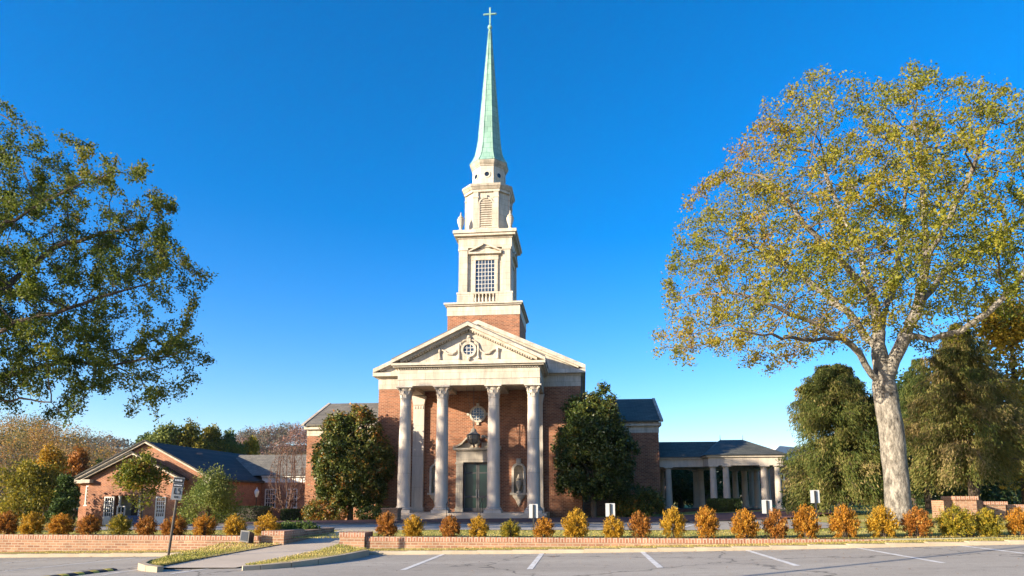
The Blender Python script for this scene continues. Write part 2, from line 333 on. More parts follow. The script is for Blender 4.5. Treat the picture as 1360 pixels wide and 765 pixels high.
plain('line_paint', (.74, .73, .69), (.42, .39, .34), 7, .7, detail=9)
tag(mb.build('parking_lines', M['line_paint']), kind='structure')
mb = MB()
for X in np.arange(-10.5, 7, 2.75):
    for k in range(6):
        y0 = 26.5+k*.75; mb.add([(x, y, zu(x, y)+.027) for x, y in ((X-.06+.35*(y0-26.5), y0), (X+.06+.35*(y0-26.5), y0), (X+.06+.35*(y0-25.75), y0+.75), (X-.06+.35*(y0-25.75), y0+.75))], [(0, 1, 2, 3)])
tag(mb.build('driveway_lines', M['white_paint']), kind='structure')
# kerb along the lot
mb = MB()
xs = steps_(-60, 40, 1)
for a in xs:
    if -9.6 < a+.5 < -6.7 and False: continue
    mb.prism([(19.2, zl(a+.5)-.2), (19.45, zl(a+.5)-.2), (19.45, zl(a+.5)+.095), (19.24, zl(a+.5)+.095), (19.2, zl(a+.5)+.05)], a, a+.996, 'X')
tag(mb.build('kerb', M['concrete']), kind='structure')

# peninsula with the walk between lot and gate of the wall
def pz(y): return float(np.interp(y, [14.6, 20.2, 25.5, 27], [-.10, .14, .345, .35]))
def gpt(px, py, zf=lambda p: pz(p.y)):
    z = .1
    for _ in range(15):
        p = atz(px, py, z); z = zf(p)
    return Vector((p.x, p.y, z))
kerbz = lambda p: min(zl(p.x)+.15, pz(p.y)+.10)
def gpoly(name, E0, E1, z0, z1, mat, dz=0.):         # a ribbon between two matched edges
    mb = MB(); A0 = [gpt(*p, z0) for p in E0]; A1 = [gpt(*p, z1) for p in E1]
    for i in range(len(A0)-1):
        for k in range(4):
            for l in range(3):
                def B(u, v):
                    p = (A0[i]*(1-u)+A0[i+1]*u)*(1-v)+(A1[i]*(1-u)+A1[i+1]*u)*v; return (p.x, p.y, p.z+dz)
                mb.add([B(k/4, l/3), B((k+1)/4, l/3), B((k+1)/4, (l+1)/3), B(k/4, (l+1)/3)], [(0, 1, 2, 3)])
    return tag(mb.build(name, mat), kind='structure'), A0+A1[::-1]
walkz = lambda p: pz(p.y)
gpoly('walk', [(206, 754.5), (262, 743), (320, 732.5), (377, 722.5)], [(312, 754.5), (360, 745.5), (408, 736), (450, 724.5)], walkz, walkz, M['walk'], .01)
_, VU = gpoly('verge_strip', [(190, 747.5), (222, 740.5), (290, 730), (350, 719.5)], [(207, 753.5), (262, 743), (320, 732.5), (377, 722.5)], lambda p: min(zl(p.x)+.14, pz(p.y)+.1), lambda p: pz(p.y)+.02, M['verge'], .012)
_, VL = gpoly('verge_island', [(325, 752), (365, 744.5), (410, 735.5), (450, 724.5)], [(345, 750.5), (405, 744.5), (455, 736.5), (487, 730.5)], lambda p: pz(p.y)+.02, kerbz, M['verge'], .012)
strip('walk', -9.33, -7.47, lambda x: 20.0, lambda x: 26.3, M['walk'], -9, ny=8)
wk = bpy.data.objects[[o.name for o in C.objects if o.name.startswith('walk')][-1]]
for v in wk.data.vertices: v.co.z = pz(v.co.y)+.008
def kerb_line(name, pts, w, h):
    mb = MB(); P = [gpt(*p, kerbz) for p in pts]
    for i, (a, b) in enumerate(zip(P[:-1], P[1:])):
        d = (b-a); d.z = 0; d.normalize(); n = Vector((-d.y, d.x, 0))*w/2
        q = [a-n, a+n, b+n, b-n]
        mb.add([(v.x, v.y, zl(v.x)-.15) for v in q]+[(v.x, v.y, kerbz(v)+h) for v in q], [(0, 1, 2, 3), (7, 6, 5, 4), (0, 4, 5, 1), (1, 5, 6, 2), (2, 6, 7, 3), (3, 7, 4, 0)])
    return tag(mb.build(name, M['concrete']), kind='structure')
kerb_line('island_kerb', [(322, 752.5), (345, 751), (385, 747.5), (420, 742.8), (455, 737.2), (487, 731)], .15, .015)
kerb_line('island_kerb', [(213, 753.5), (198, 751.5), (188, 748.5), (196, 744.5), (222, 740.5), (262, 733.5)], .15, .02)
# mulch bed under the shrub row
strip('shrub_bed', 3.5, 16, lambda x: 20.62, lambda x: 21.5, M['soil'], .012, ny=3)

# ------------------------------------------------------------------ foliage tools
def quads(P, size, dirs=None, updown=0., asp=.55, tint=None, spread=1.):
    n = len(P); d = rng.normal(size=(n, 3))
    if dirs is not None: d = d*spread+dirs
    d[:, 2] += updown; d /= np.linalg.norm(d, axis=1, keepdims=True)+1e-9
    r = rng.normal(size=(n, 3)); s = np.cross(d, r); s /= np.linalg.norm(s, axis=1, keepdims=True)+1e-9
    L = size*rng.uniform(.6, 1.35, size=(n, 1)); Wd = L*asp
    nrm = np.cross(d, s)*L*.12
    V = np.empty((n, 4, 3)); V[:, 0] = P-d*L*.5; V[:, 1] = P+s*Wd*.5+nrm; V[:, 2] = P+d*L*.5; V[:, 3] = P-s*Wd*.5+nrm
    return V.reshape(-1, 3)
def smooth_noise(P, scale, seed):
    r = np.random.default_rng(seed); out = np.zeros(len(P))
    for k in range(6):
        w = r.normal(size=3)/scale*(1+.5*k); out += np.sin(P@w+r.uniform(0, 6.28))/(1+.4*k)
    return out/2.2
def colonize(A, nodes, parents, step, di, dk, iters=80, jit=.25, trop=(0, 0, 0)):
    pos = [np.array(p, float) for p in nodes]; par = list(parents); A = np.array(A)
    Pn = np.array(pos); D = np.full(len(A), 1e9); I = np.zeros(len(A), int)
    for i in range(len(Pn)):
        d = np.linalg.norm(A-Pn[i], axis=1); m = d < D; D[m] = d[m]; I[m] = i
    kidsn = {}
    trop = np.array(trop)
    for it in range(iters):
        act = D < di
        if not act.any(): break
        idx = np.unique(I[act]); new = []
        for i in idx:
            m = act & (I == i); v = A[m]-pos[i]; v /= np.linalg.norm(v, axis=1, keepdims=True)+1e-9
            d = v.mean(0)+rng.normal(size=3)*jit*.3+trop; L = np.linalg.norm(d)
            if L < .05: d = v[0]; L = 1
            d /= L; ks = kidsn.setdefault(i, [])
            if len(ks) >= 4 or any(np.dot(d, k) > .97 for k in ks): 
                d = v[rng.integers(len(v))]
                if len(ks) >= 5: continue
            ks.append(d); pos.append(pos[i]+d*step); par.append(i); new.append(len(pos)-1)
        if not new: break
        for j in new:
            d = np.linalg.norm(A-pos[j], axis=1); m = d < D; D[m] = d[m]; I[m] = j
        keep = D > dk; A = A[keep]; D = D[keep]; I = I[keep]
        if len(A) == 0: break
    return np.array(pos), par
def radii(pos, par, r0, R):
    n = len(pos); ch = [[] for _ in range(n)]
    for i, p in enumerate(par):
        if p >= 0: ch[p].append(i)
    tips = sum(1 for c in ch if not c); ex = max(1.6, min(3.2, math.log(max(tips, 3))/math.log(R/r0)))
    acc = np.zeros(n)
    for i in range(n-1, -1, -1):
        if not ch[i]: acc[i] = 1
        if par[i] >= 0: acc[par[i]] += acc[i]
    return r0*acc**(1/ex), ch
def skeleton_mesh(pos, par, rad, ch, minr=0., thin=.085):
    mb = MB(); start = [(0, None)]; done = 0
    while start:
        i, pre = start.pop(); chain = [pre, i] if pre is not None else [i]
        while ch[i]:
            ks = sorted(ch[i], key=lambda k: -rad[k])
            for k in ks[1:]:
                if rad[k] > minr: start.append((k, i))
            i = ks[0]
            if rad[i] <= minr: break
            chain.append(i)
        if len(chain) < 2: continue
        rr = [rad[k] for k in chain]
        if pre is not None: rr[0] = min(rad[pre], rr[1]*1.25)
        seg = 12 if max(rr) > .25 else (7 if max(rr) > .07 else (4 if max(rr) > .025 else 3))
        for j in range(len(chain)-1):
            if rr[j] < thin: break
        j = len(chain)-1 if rr[-1] >= thin else j
        if j >= 1: mb.tube([pos[k] for k in chain[:j+1]], rr[:j+1], seg, 0)
        if j < len(chain)-1: mb.tube([pos[k] for k in chain[j:]], rr[j:], seg if seg < 7 else 6, 1)
    return mb
def limb_nodes(limbs, step):
    pos = []; par = []; names = {}
    for key, base, pts in limbs:
        last = names[base] if base else -1
        if last >= 0: prev = pos[last]
        for p in pts:
            p = np.array(p, float)
            if last < 0: pos.append(p); par.append(-1); last = 0; prev = p; continue
            d = np.linalg.norm(p-prev); k = max(1, int(d/step))
            for q in range(1, k+1):
                pos.append(prev+(p-prev)*q/k+rng.normal(size=3)*(.03 if q < k else 0)); par.append(last); last = len(pos)-1
            prev = p
        names[key] = last
    return pos, par, names
def in_poly(x, y, poly):
    c = False; n = len(poly); j = n-1
    for i in range(n):
        xi, yi = poly[i]; xj, yj = poly[j]
        if (yi > y) != (yj > y) and x < (xj-xi)*(y-yi)/(yj-yi)+xi: c = not c
        j = i
    return c
def edge_dist(x, y, poly):
    best = 1e9
    for (x0, y0), (x1, y1) in zip(poly, poly[1:]+poly[:1]):
        dx, dy = x1-x0, y1-y0; t = max(0, min(1, ((x-x0)*dx+(y-y0)*dy)/(dx*dx+dy*dy+1e-9)))
        best = min(best, math.hypot(x-x0-t*dx, y-y0-t*dy))
    return best
def crown_points(poly, Y, depth, n, full, X0=None):           # points filling a crown whose side view is poly (metres, X-Z), as deep as it is wide
    xs = [p[0] for p in poly]; zs = [p[1] for p in poly]; out = []
    while len(out) < n:
        x = random.uniform(min(xs), max(xs)); z = random.uniform(min(zs), max(zs))
        if not in_poly(x, z, poly): continue
        e = edge_dist(x, z, poly); h = depth*math.sqrt(1-(1-min(1, e/full))**2)
        if random.random() > h/depth+.12: continue
        y = Y+random.uniform(-h, h); q = min(1, y/Y); out.append((X0+(x-X0)*q**.6 if X0 is not None else x, y, 1.5+(z-1.5)*q))
    return np.array(out)
def finish_tree(root, pos, par, r0, R, barkm, leafm, nleaf, lsize, rleaf, tintf, sig, flare=True, minr=0., asp=.55, updown=-.2, clump=1.):
    rad, ch = radii(pos, par, r0, R); z0 = pos[0][2]
    if flare:
        for i in range(len(rad)):
            if rad[i] > R*.5: rad[i] *= 1+.4*math.exp(-(pos[i][2]-z0)/.4)
    sk = skeleton_mesh(pos, par, rad, ch, minr); sk.build('trunk', [barkm, M['bark_branch'] if barkm == M['bark_pale'] else barkm], root, smooth=True)
    tips = np.where(rad < rleaf)[0]; wt = np.exp(clump*smooth_noise(np.array(pos)[tips], 1.1, nleaf % 97)+.5*smooth_noise(np.array(pos)[tips], .5, 3)); k = rng.choice(tips, nleaf, p=wt/wt.sum()); P = pos[k]+rng.normal(size=(nleaf, 3))*sig
    t = np.clip(tintf(P)+rng.normal(size=nleaf)*.13, 0, 1)
    link_mesh('crown', raw_mesh('crown', quads(P, lsize, updown=updown, asp=asp), 4, t), leafm, root)

# ------------------------------------------------------------------ the church
CX = -7.47
ch_root = thing('church', 'red brick church with a four column portico and tall green copper steeple', 'church', (CX, 48, .2))
CR = ch_root
def part(mb, name, mat, parent=None, loc=None, smooth=False): return mb.build(name, M[mat], parent or CR, loc, smooth)
x0, x1 = -14.84, -.10
def grid_wall(mb, xa, xb, za, zb, ya, yb, holes):
    X = sorted({xa, xb}|{h[0] for h in holes}|{h[1] for h in holes}); Z = sorted({za, zb}|{h[2] for h in holes}|{h[3] for h in holes})
    for i in range(len(X)-1):
        z_ = None
        for j in range(len(Z)-1):
            cx, cz = (X[i]+X[i+1])/2, (Z[j]+Z[j+1])/2
            hole = any(h[0] < cx < h[1] and h[2] < cz < h[3] for h in holes)
            if not hole and z_ is None: z_ = Z[j]
            if hole and z_ is not None: mb.box(X[i], X[i+1], ya, yb, z_, Z[j]); z_ = None
        if z_ is not None: mb.box(X[i], X[i+1], ya, yb, z_, Z[-1])
NX = (-4.52, -10.42)
holes = [(CX-1.02, CX+1.02, .67, 4.27)]+[(n-.40, n+.40, 1.95, 4.02) for n in NX]
mb = MB(); grid_wall(mb, x0, x1, -.3, 9.53, 47.9, 48.4, holes)
mb.box(x0, x0+.5, 48.4, 76, -.3, 9.53); mb.box(x1-.5, x1, 48.4, 76, -.3, 9.53); mb.box(x0+.5, x1-.5, 75.5, 76, -.3, 9.53)
part(mb, 'nave_wall', 'church_brick')
mb = MB(); mb.box(CX-1.3, CX+1.3, 48.42, 49.4, .3, 4.6); part(mb, 'vestibule', 'dark_wood')
# frieze + gable
mb = MB(); mb.box(x0-.03, x1+.03, 47.87, 76.03, 9.53, 10.45)
mb.box(x0-.09, x1+.09, 47.81, 76.09, 10.3, 10.449); part(mb, 'frieze', 'stone')
mb = MB()
APZ = 14.5; ex0, ex1 = x0-.38, x1+.38
mb.box(ex0, ex1, 47.5, 76.4, 10.45, 10.72)
mb.prism([(x0, 10.72), (x1, 10.72), (CX, APZ-.28)], 47.9, 48.3)
def rake(mb, xa, za, xb, zb, th, y0, y1):
    mb.prism([(xa, za), (xb, zb), (xb, zb+th), (xa, za+th*.9)], y0, y1)
for e in (ex0, ex1):
    rake(mb, e, 10.722, CX, APZ-.32, .32, 47.52, 48.0); rake(mb, e+(.5 if e < CX else -.5), 10.722+.1, CX, APZ-.5, .2, 47.7, 48.05)
part(mb, 'gable', 'stone')
mb = MB()
for e in (ex0, ex1): mb.prism([(e, 10.725), (CX, APZ-.03), (CX, APZ+.09), (e, 10.83)], 48.01, 76.4)
part(mb, 'roof', 'slate')
# pilasters on the wall behind the columns
for n in (-11.75, -3.19):
    mb = MB(); mb.box(n-.40, n+.40, 47.62, 47.895, .67, 8.3); mb.box(n-.47, n+.47, 47.55, 47.893, .67, 1.0); 
    mb.prism([(n-.40, 8.3), (n+.40, 8.3), (n+.52, 8.95), (n-.52, 8.95)], 47.55, 47.892)
    for k in range(4): mb.box(n-.34+k*.19, n-.24+k*.19, 47.585, 47.65, 8.02, 8.22)
    part(mb, 'pilaster', 'column_stone')
# portico: floor, steps, columns, entablature, pediment
mb = MB(); mb.box(-12.6, -2.34, 43.3, 47.88, .1, .67); part(mb, 'portico_floor', 'walk')
mb = MB(); mb.box(-12.5, -2.44, 42.95, 43.298, .05, .52); mb.box(-12.5, -2.44, 42.6, 42.948, .05, .37); part(mb, 'step', 'walk')
def make_column(loc):
    s = MB(); prof = [(.44, 0), (.44, .05)]
    for k in range(13):
        t = k/12; prof.append((.425-.065*t**1.7, .1+7.05*t))
    s.lathe(0, 0, prof, 28)
    o = s.build('column', M['column_stone'], None, None, True); o.parent = CR; o.location = Vector(loc)-WL[CR]+Vector((0, 0, .36)); WL[o] = Vector((0, 0, 0))
    b = MB(); b.box(-.56, .56, -.56, .56, -.36, -.18); b.lathe(0, 0, [(.53, -.18), (.57, -.13), (.53, -.07), (.48, -.05), (.5, -.01), (.44, .03)], 24); b.build('column_base', M['column_stone'], o, None, True)
    c = MB(); c.lathe(0, 0, [(.385, 7.13), (.40, 7.17), (.36, 7.2), (.35, 7.5), (.39, 7.75), (.50, 7.86)], 20)
    for row, (zb, ht, n, off) in enumerate(((7.2, .28, 8, 0), (7.38, .32, 8, .39))):
        for k in range(n):
            a = off+k*math.pi/4; u = Vector((math.cos(a), math.sin(a), 0)); w = Vector((-u.y, u.x, 0)); pr = []
            for r, z, hw in ((.37, zb, .11), (.39, zb+ht*.6, .13), (.45, zb+ht*.95, .09), (.50, zb+ht*.85, .03)):
                pr.append((u*r-w*hw, u*r+w*hw, z))
            vs = []
            for p, q, z in pr: vs += [(p.x, p.y, z), (q.x, q.y, z)]
            c.add(vs, [(2*i, 2*i+1, 2*i+3, 2*i+2) for i in range(3)])
    for k in range(4):
        a = math.pi/4+k*math.pi/2; u = (math.cos(a), math.sin(a))
        c.tube([(u[0]*.36, u[1]*.36, 7.5), (u[0]*.5, u[1]*.5, 7.75), (u[0]*.62, u[1]*.62, 7.86), (u[0]*.64, u[1]*.64, 7.78), (u[0]*.58, u[1]*.58, 7.74)], [.06, .07, .07, .05, .03], 6)
    c.box(-.56, .56, -.56, .56, 7.87, 7.97); c.build('capital', M['column_stone'], o, None, True)
    return o
cols = (-11.75, -9.24, -5.80, -3.19)
c0 = make_column((cols[0], 44, .67))
for X in cols[1:]:
    cc = copy_tree(c0, CR); cc.location.x += X-cols[0]
ea, eb = -12.22, -2.72
mb = MB()
mb.box(ea, eb, 43.55, 44.4, 9.0, 10.12); mb.box(ea, ea+.85, 44.4, 47.86, 9.0, 10.12); mb.box(eb-.85, eb, 44.4, 47.86, 9.0, 10.12)
mb.box(ea-.03, eb+.03, 43.52, 43.549, 9.42, 9.47); mb.box(eb+.001, eb+.03, 43.55, 47.86, 9.42, 9.47); mb.box(ea-.03, ea-.001, 43.55, 47.86, 9.42, 9.47)
mb.box(ea+.85, eb-.85, 44.4, 47.86, 9.3, 9.5)
mb.box(ea+2.5, ea+3.2, 44.4, 47.86, 9.05, 9.299); mb.box(eb-3.2, eb-2.5, 44.4, 47.86, 9.05, 9.299)
part(mb, 'entablature', 'stone')
mb = MB(); n = int((eb-ea)/.16)
for k in range(n): mb.box(ea+.02+k*.16, ea+.11+k*.16, 43.45, 43.55, 10.12, 10.24)
for k in range(26): mb.box(eb, eb+.1, 43.6+k*.16, 43.69+k*.16, 10.12, 10.24)
mb.box(ea, eb, 43.551, 47.86, 10.12, 10.24)
part(mb, 'dentils', 'stone')
mb = MB(); ca, cb = ea-.38, eb+.38
mb.box(ca+.1, cb-.1, 43.28, 47.85, 10.24, 10.34); mb.box(ca, cb, 43.15, 47.851, 10.34, 10.5)
PA = 13.2
mb.prism([(ea+.3, 10.5), (eb-.3, 10.5), (CX, PA-.5)], 43.75, 44.2)
for e in (ca, cb):
    rake(mb, e, 10.502, CX, PA-.24, .24, 43.16, 44.2); sgn = 1 if e < CX else -1
    rake(mb, e+sgn*.55, 10.58, CX, PA-.42, .19, 43.4, 44.15)
part(mb, 'pediment', 'stone')
for e, sgn in ((ca, 1), (cb, -1)):
    mb = MB(); L = CX-(e+sgn*.9)
    for k in range(26):
        t = k/26; x = e+sgn*.9+L*t; xx = x+L/26*.55; f = lambda q: 10.58+(PA-.42-10.58)*((q-e-sgn*.55)/(CX-e-sgn*.55))
        mb.prism([(x, f(x)-.10), (xx, f(xx)-.10), (xx, f(xx)+.02), (x, f(x)+.02)], 43.5, 43.74)
    part(mb, 'pediment_dentils', 'stone')
mb = MB()
for e in (ca, cb): mb.prism([(e, 10.74), (CX, PA), (CX, PA+.08), (e, 10.82)], 43.2, 47.5)
mb.prism([(ca+.1, 10.5), (cb-.1, 10.5), (CX, PA-.1)], 44.3, 47.5)
part(mb, 'portico_roof', 'lead')
# tympanum ornament with round window
oz = 11.42
mb = MB(); mb.ring(CX, oz, .36, .52, 43.62, 43.75, 28); mb.box(CX-.13, CX+.13, 43.6, 43.749, oz+.5, oz+.78); mb.lathe(CX, 43.68, [(.05, oz+.74), (.14, oz+.8), (.1, oz+.95), (.02, oz+1.0)], 8)
fr = part(mb, 'oculus_frame', 'stone')
mb = MB(); mb.lathe(0, 0, [(.36, 0), (.36, .02)], 24); 
for i, v in enumerate(mb.v): mb.v[i] = (CX+v[0], 43.735-v[2]*.5, oz+v[1])
part(mb, 'pane', 'glass_blue', fr)
mb = MB()
for k in (-.12, .12):
    mb.box(CX+k-.018, CX+k+.018, 43.69, 43.72, oz-.34, oz+.34); mb.box(CX-.34, CX+.34, 43.69, 43.72, oz+k-.018, oz+k+.018)
part(mb, 'muntins', 'white_trim', fr)
mb = MB()
for s_ in (-1, 1):
    X = lambda d: CX+s_*d
    mb.tube([(X(.62), 43.7, oz+.45), (X(.66), 43.68, oz+.1), (X(.64), 43.68, oz-.4), (X(.66), 43.7, oz-.62)], [.05, .08, .06, .1], 6)
    mb.tube([(X(.66), 43.7, oz+.2), (X(.85), 43.68, oz-.12), (X(1.1), 43.68, oz-.28), (X(1.4), 43.68, oz-.25), (X(1.65), 43.69, oz-.05), (X(1.9), 43.7, oz+.05)], [.04, .06, .09, .09, .06, .04], 6)
    mb.tube([(X(1.95), 43.7, oz+.05), (X(1.97), 43.68, oz-.25), (X(1.95), 43.7, oz-.62)], [.13, .05, .08], 6)
    mb.tube([(X(.5), 43.7, oz+.25), (X(.55), 43.68, oz+.48), (X(.35), 43.68, oz+.62), (X(.1), 43.7, oz+.68)], .05, 6)
mb.tube([(CX, 43.7, oz-.5), (CX+.03, 43.66, oz-.62), (CX, 43.7, oz-.78)], [.1, .12, .03], 6)
part(mb, 'garland', 'stone')
# door surround, door, broken pediment
dz0, dz1, dy = .67, 4.27, 47.9
mb = MB()
for s_ in (-1, 1):
    a, b = sorted((CX+s_*1.02, CX+s_*1.5)); mb.box(a, b, 47.62, 47.895, dz0, dz1+.02); mb.box(a-.05, b+.05, 47.56, 47.896, dz0, dz0+.28); mb.box(a-.04, b+.04, 47.57, 47.896, dz1-.25, dz1-.12)
    for k in range(3): mb.box(a+.08+k*.13, a+.13+k*.13, 47.605, 47.63, dz0+.35, dz1-.35)
mb.box(CX-1.5, CX+1.5, 47.6, 47.895, dz1+.021, dz1+.75); mb.box(CX-1.02, CX+1.02, 47.62, 48.0, dz1-.12, dz1+.02)
mb.box(CX-1.72, CX+1.72, 47.4, 47.894, dz1+.75, dz1+.88)
for k in range(22): mb.box(CX-1.6+k*.148, CX-1.52+k*.148, 47.48, 47.6, dz1+.67, dz1+.749)
part(mb, 'door_surround', 'stone')
mb = MB()
for s_ in (-1, 1):
    pts = [(1.72, dz1+.88), (1.45, dz1+.93), (1.1, dz1+1.12), (.8, dz1+1.45), (.55, dz1+1.66), (.36, dz1+1.66)]
    for (a, za), (b, zb) in zip(pts[:-1], pts[1:]):
        mb.prism([(CX+s_*a, za), (CX+s_*b, zb), (CX+s_*b, zb+.15), (CX+s_*a, za+.13)], 47.42, 47.893)
    mb.lathe(CX+s_*.42, 47.52, [(.0, dz1+1.52), (.13, dz1+1.6), (.13, dz1+1.74), (0, dz1+1.82)], 10)
    mb.prism([(CX+s_*1.6, dz1+.88), (CX+s_*.3, dz1+.88), (CX+s_*.3, dz1+1.3), (CX+s_*.9, dz1+1.25)], 47.78, 47.892)
mb.lathe(CX, 47.62, [(.2, dz1+.88), (.12, dz1+.98), (.26, dz1+1.3), (.2, dz1+1.5), (.06, dz1+1.65), (.05, dz1+1.8)], 12)
part(mb, 'door_pediment', 'stone_weathered')
for s_ in (-1, 1):
    a, b = sorted((CX+s_*.012, CX+s_*1.0)); mb = MB(); w = .1
    mb.box(a, a+w, 48.05, 48.11, dz0+.02, dz1-.14); mb.box(b-w, b, 48.05, 48.11, dz0+.02, dz1-.14)
    for z, h in ((dz0+.02, .25), (dz0+1.0, .12), (dz1-.9, .08), (dz1-.26, .12)): mb.box(a+w, b-w, 48.05, 48.11, z, z+h)
    d = part(mb, 'door', 'lead')
    mb = MB(); mb.box(a+w-.01, b-w+.01, 48.075, 48.09, dz0+.2, dz1-.2); part(mb, 'pane', 'glass_green', d)
    mb = MB(); hx = CX+s_*.09; mb.tube([(hx, 48.05, dz0+1.0), (hx, 47.98, dz0+1.05), (hx, 47.98, dz0+1.5), (hx, 48.05, dz0+1.55)], .018, 6); part(mb, 'handle', 'white_trim', d)
# round window above the door
rz = 7.6; mb = MB(); mb.ring(CX, rz, .46, .60, 47.80, 47.897, 28)
for a in range(4):
    t = a*math.pi/2; cx_, cz_ = CX+math.cos(t)*.70, rz+math.sin(t)*.70; mb.box(cx_-.09, cx_+.09, 47.78, 47.896, cz_-.09, cz_+.09)
fr = part(mb, 'round_window', 'stone')
mb = MB(); mb.lathe(0, 0, [(.46, 0), (.46, .02)], 24)
for i, v in enumerate(mb.v): mb.v[i] = (CX+v[0], 47.89-v[2], rz+v[1])
part(mb, 'pane', 'glass_blue', fr)
mb = MB()
for k in (-.3, -.1, .1, .3):
    h = math.sqrt(.46**2-k*k)-.01; mb.box(CX+k-.015, CX+k+.015, 47.85, 47.868, rz-h, rz+h); mb.box(CX-h, CX+h, 47.85, 47.867, rz+k-.015, rz+k+.015)
part(mb, 'muntins', 'white_trim', fr)
# niches with urns
for n in NX:
    mb = MB(); ri = .34; za = 3.6
    mb.ring(n, za, ri, .50, 47.78, 47.893, 16, 0, math.pi); mb.box(n-.50, n-ri, 47.78, 47.893, 2.0, za); mb.box(n+ri, n+.50, 47.78, 47.893, 2.0, za)
    mb.box(n-.6, n+.6, 47.62, 47.894, 1.86, 2.0); mb.lathe(n, 47.85, [(.02, 1.05), (.12, 1.2), (.2, 1.45), (.42, 1.7), (.5, 1.86)], 14, sy=.55)
    for k in range(8):                               # stone infill of the square opening above the arch
        t0, t1 = math.pi*k/8, math.pi*(k+1)/8
        p = [(n+ri*math.cos(t0), za+ri*math.sin(t0)), (n+ri*math.cos(t1), za+ri*math.sin(t1))]
        mb.prism([p[0], (p[0][0], 4.02), (p[1][0], 4.02), p[1]], 47.905, 48.0)
    mb.box(n-.16, n+.16, 47.74, 47.892, 4.05, 4.4)
    nf = part(mb, 'niche', 'stone')
    mb = MB(); prof = []
    vs = []; K = 10
    for z in (1.95, 3.6, 3.8, 3.94, 4.02):
        r = .40 if z <= 3.6 else .40*math.sqrt(max(0, 1-((z-3.6)/.43)**2))
        for k in range(K+1):
            a = math.pi*k/K; vs.append((n+r*math.cos(a), 47.9+r*math.sin(a)*1.1, z))
    mb.add(vs, [(i*(K+1)+k, i*(K+1)+k+1, (i+1)*(K+1)+k+1, (i+1)*(K+1)+k) for i in range(4) for k in range(K)]); part(mb, 'niche_back', 'stone', nf, smooth=True)
for n, lb in ((NX[0], 'grey stone urn in the arched wall niche right of the church door'), (NX[1], 'grey stone urn in the arched wall niche left of the church door')):
    mb = MB(); mb.lathe(0, 0, [(.17, 0), (.17, .07), (.06, .13), (.08, .25), (.2, .5), (.22, .8), (.17, .88), (.24, .94), (.12, 1.05), (.05, 1.2), (.06, 1.25), (0, 1.32)], 16)
    o = mb.build('urn', M['stone_weathered'], None, None, True); o.location = (n, 47.86, 2.0); tag(o, lb, 'urn', 'urns in the portico niches')
# transept wings
def wing(xa, xb, gable_side):
    mb = MB(); mb.box(xa, xb, 51, 60.8, -.4, 6.45); part(mb, 'wing_wall', 'church_brick')
    mb = MB(); mb.box(xa-.03, xb+.03, 50.97, 60.83, 6.451, 6.95); mb.box(xa-.2 if gable_side < 0 else xa, xb+.2 if gable_side > 0 else xb, 50.75, 61.05, 6.95, 7.2); part(mb, 'wing_frieze', 'stone')
    mb = MB(); mb.prism([(50.75, 7.2), (61.05, 7.2), (55.9, 9.55)], xa, xb, 'X'); part(mb, 'wing_gable', 'church_brick')
    mb = MB(); o0 = .3
    a, b = (xa-o0, xb) if gable_side < 0 else (xa, xb+o0)
    mb.prism([(50.6, 7.202), (55.9, 9.62), (55.9, 9.72), (50.6, 7.32)], a, b, 'X'); mb.prism([(61.2, 7.202), (55.9, 9.62), (55.9, 9.72), (61.2, 7.32)], a, b, 'X')
    part(mb, 'wing_roof', 'slate_sunlit' if gable_side < 0 else 'slate')  # same slate on both wings: sunlit tone painted left, darker shaded tone right
    mb = MB(); g = a-.02 if gable_side < 0 else b+.02; g2 = g+(.22 if gable_side < 0 else -.22)
    for y in (50.5, 61.3): mb.prism([(y, 7.23), (55.9, 9.68), (55.9, 9.77), (y, 7.34)], min(g, g2), max(g, g2), 'X')
    part(mb, 'rake_board', 'stone_weathered')
wing(-21.45, x0-.01, -1); wing(x1+.01, 5.62, 1)
# down pipe on the right corner
mb = MB(); mb.tube([(x1+.08, 48.1, 10.2), (x1+.08, 48.1, .3)], .06, 8); part(mb, 'downpipe', 'lead')
# tower
TXc, TYc = -7.42, 52.7
def sq(mb, h, za, zb): mb.box(TXc-h, TXc+h, TYc-h, TYc+h, za, zb)
mb = MB(); sq(mb, 2.79, 10.5, 15.5); part(mb, 'tower_base', 'church_brick')
mb = MB(); sq(mb, 2.83, 15.502, 16.25); sq(mb, 2.95, 16.25, 16.36); sq(mb, 3.05, 16.36, 16.5); part(mb, 'tower_cornice', 'stone')
mb = MB(); hB = 2.2
sq(mb, hB, 16.5, 16.66); sq(mb, hB-.5, 16.66, 17.4)
for s_ in (-1, 1):
    for (a, b) in ((-hB+.02, -.85), (.85, hB-.02)):
        yy = TYc+s_*(hB-.06); mb.box(TXc+a, TXc+b, min(yy, yy-s_*.3)-.05, max(yy, yy-s_*.3)+.05, 16.66, 17.4)
        xx = TXc+s_*(hB-.061); mb.box(min(xx, xx-s_*.3)-.05, max(xx, xx-s_*.3)+.05, TYc+a, TYc+b, 16.66, 17.4)
sq(mb, hB+.02, 17.401, 17.55); part(mb, 'balustrade_block', 'stone')
for k in range(6):
    mb = MB(); bx = TXc-.7+k*.28; by = TYc-hB+.03; mb.lathe(bx, by, [(.09, 16.66), (.06, 16.74), (.10, 16.92), (.09, 17.05), (.05, 17.25), (.08, 17.38)], 10); part(mb, 'baluster', 'stone', None, (bx, by, 16.66), True)
    mb = MB(); ax = TXc+hB-.03; ay = TYc-.7+k*.28; mb.lathe(ax, ay, [(.09, 16.66), (.06, 16.74), (.10, 16.92), (.09, 17.05), (.05, 17.25), (.08, 17.38)], 10); part(mb, 'baluster', 'stone', None, (ax, ay, 16.66), True)
hW = 1.92; mb = MB(); sq(mb, hW, 17.551, 21.9)
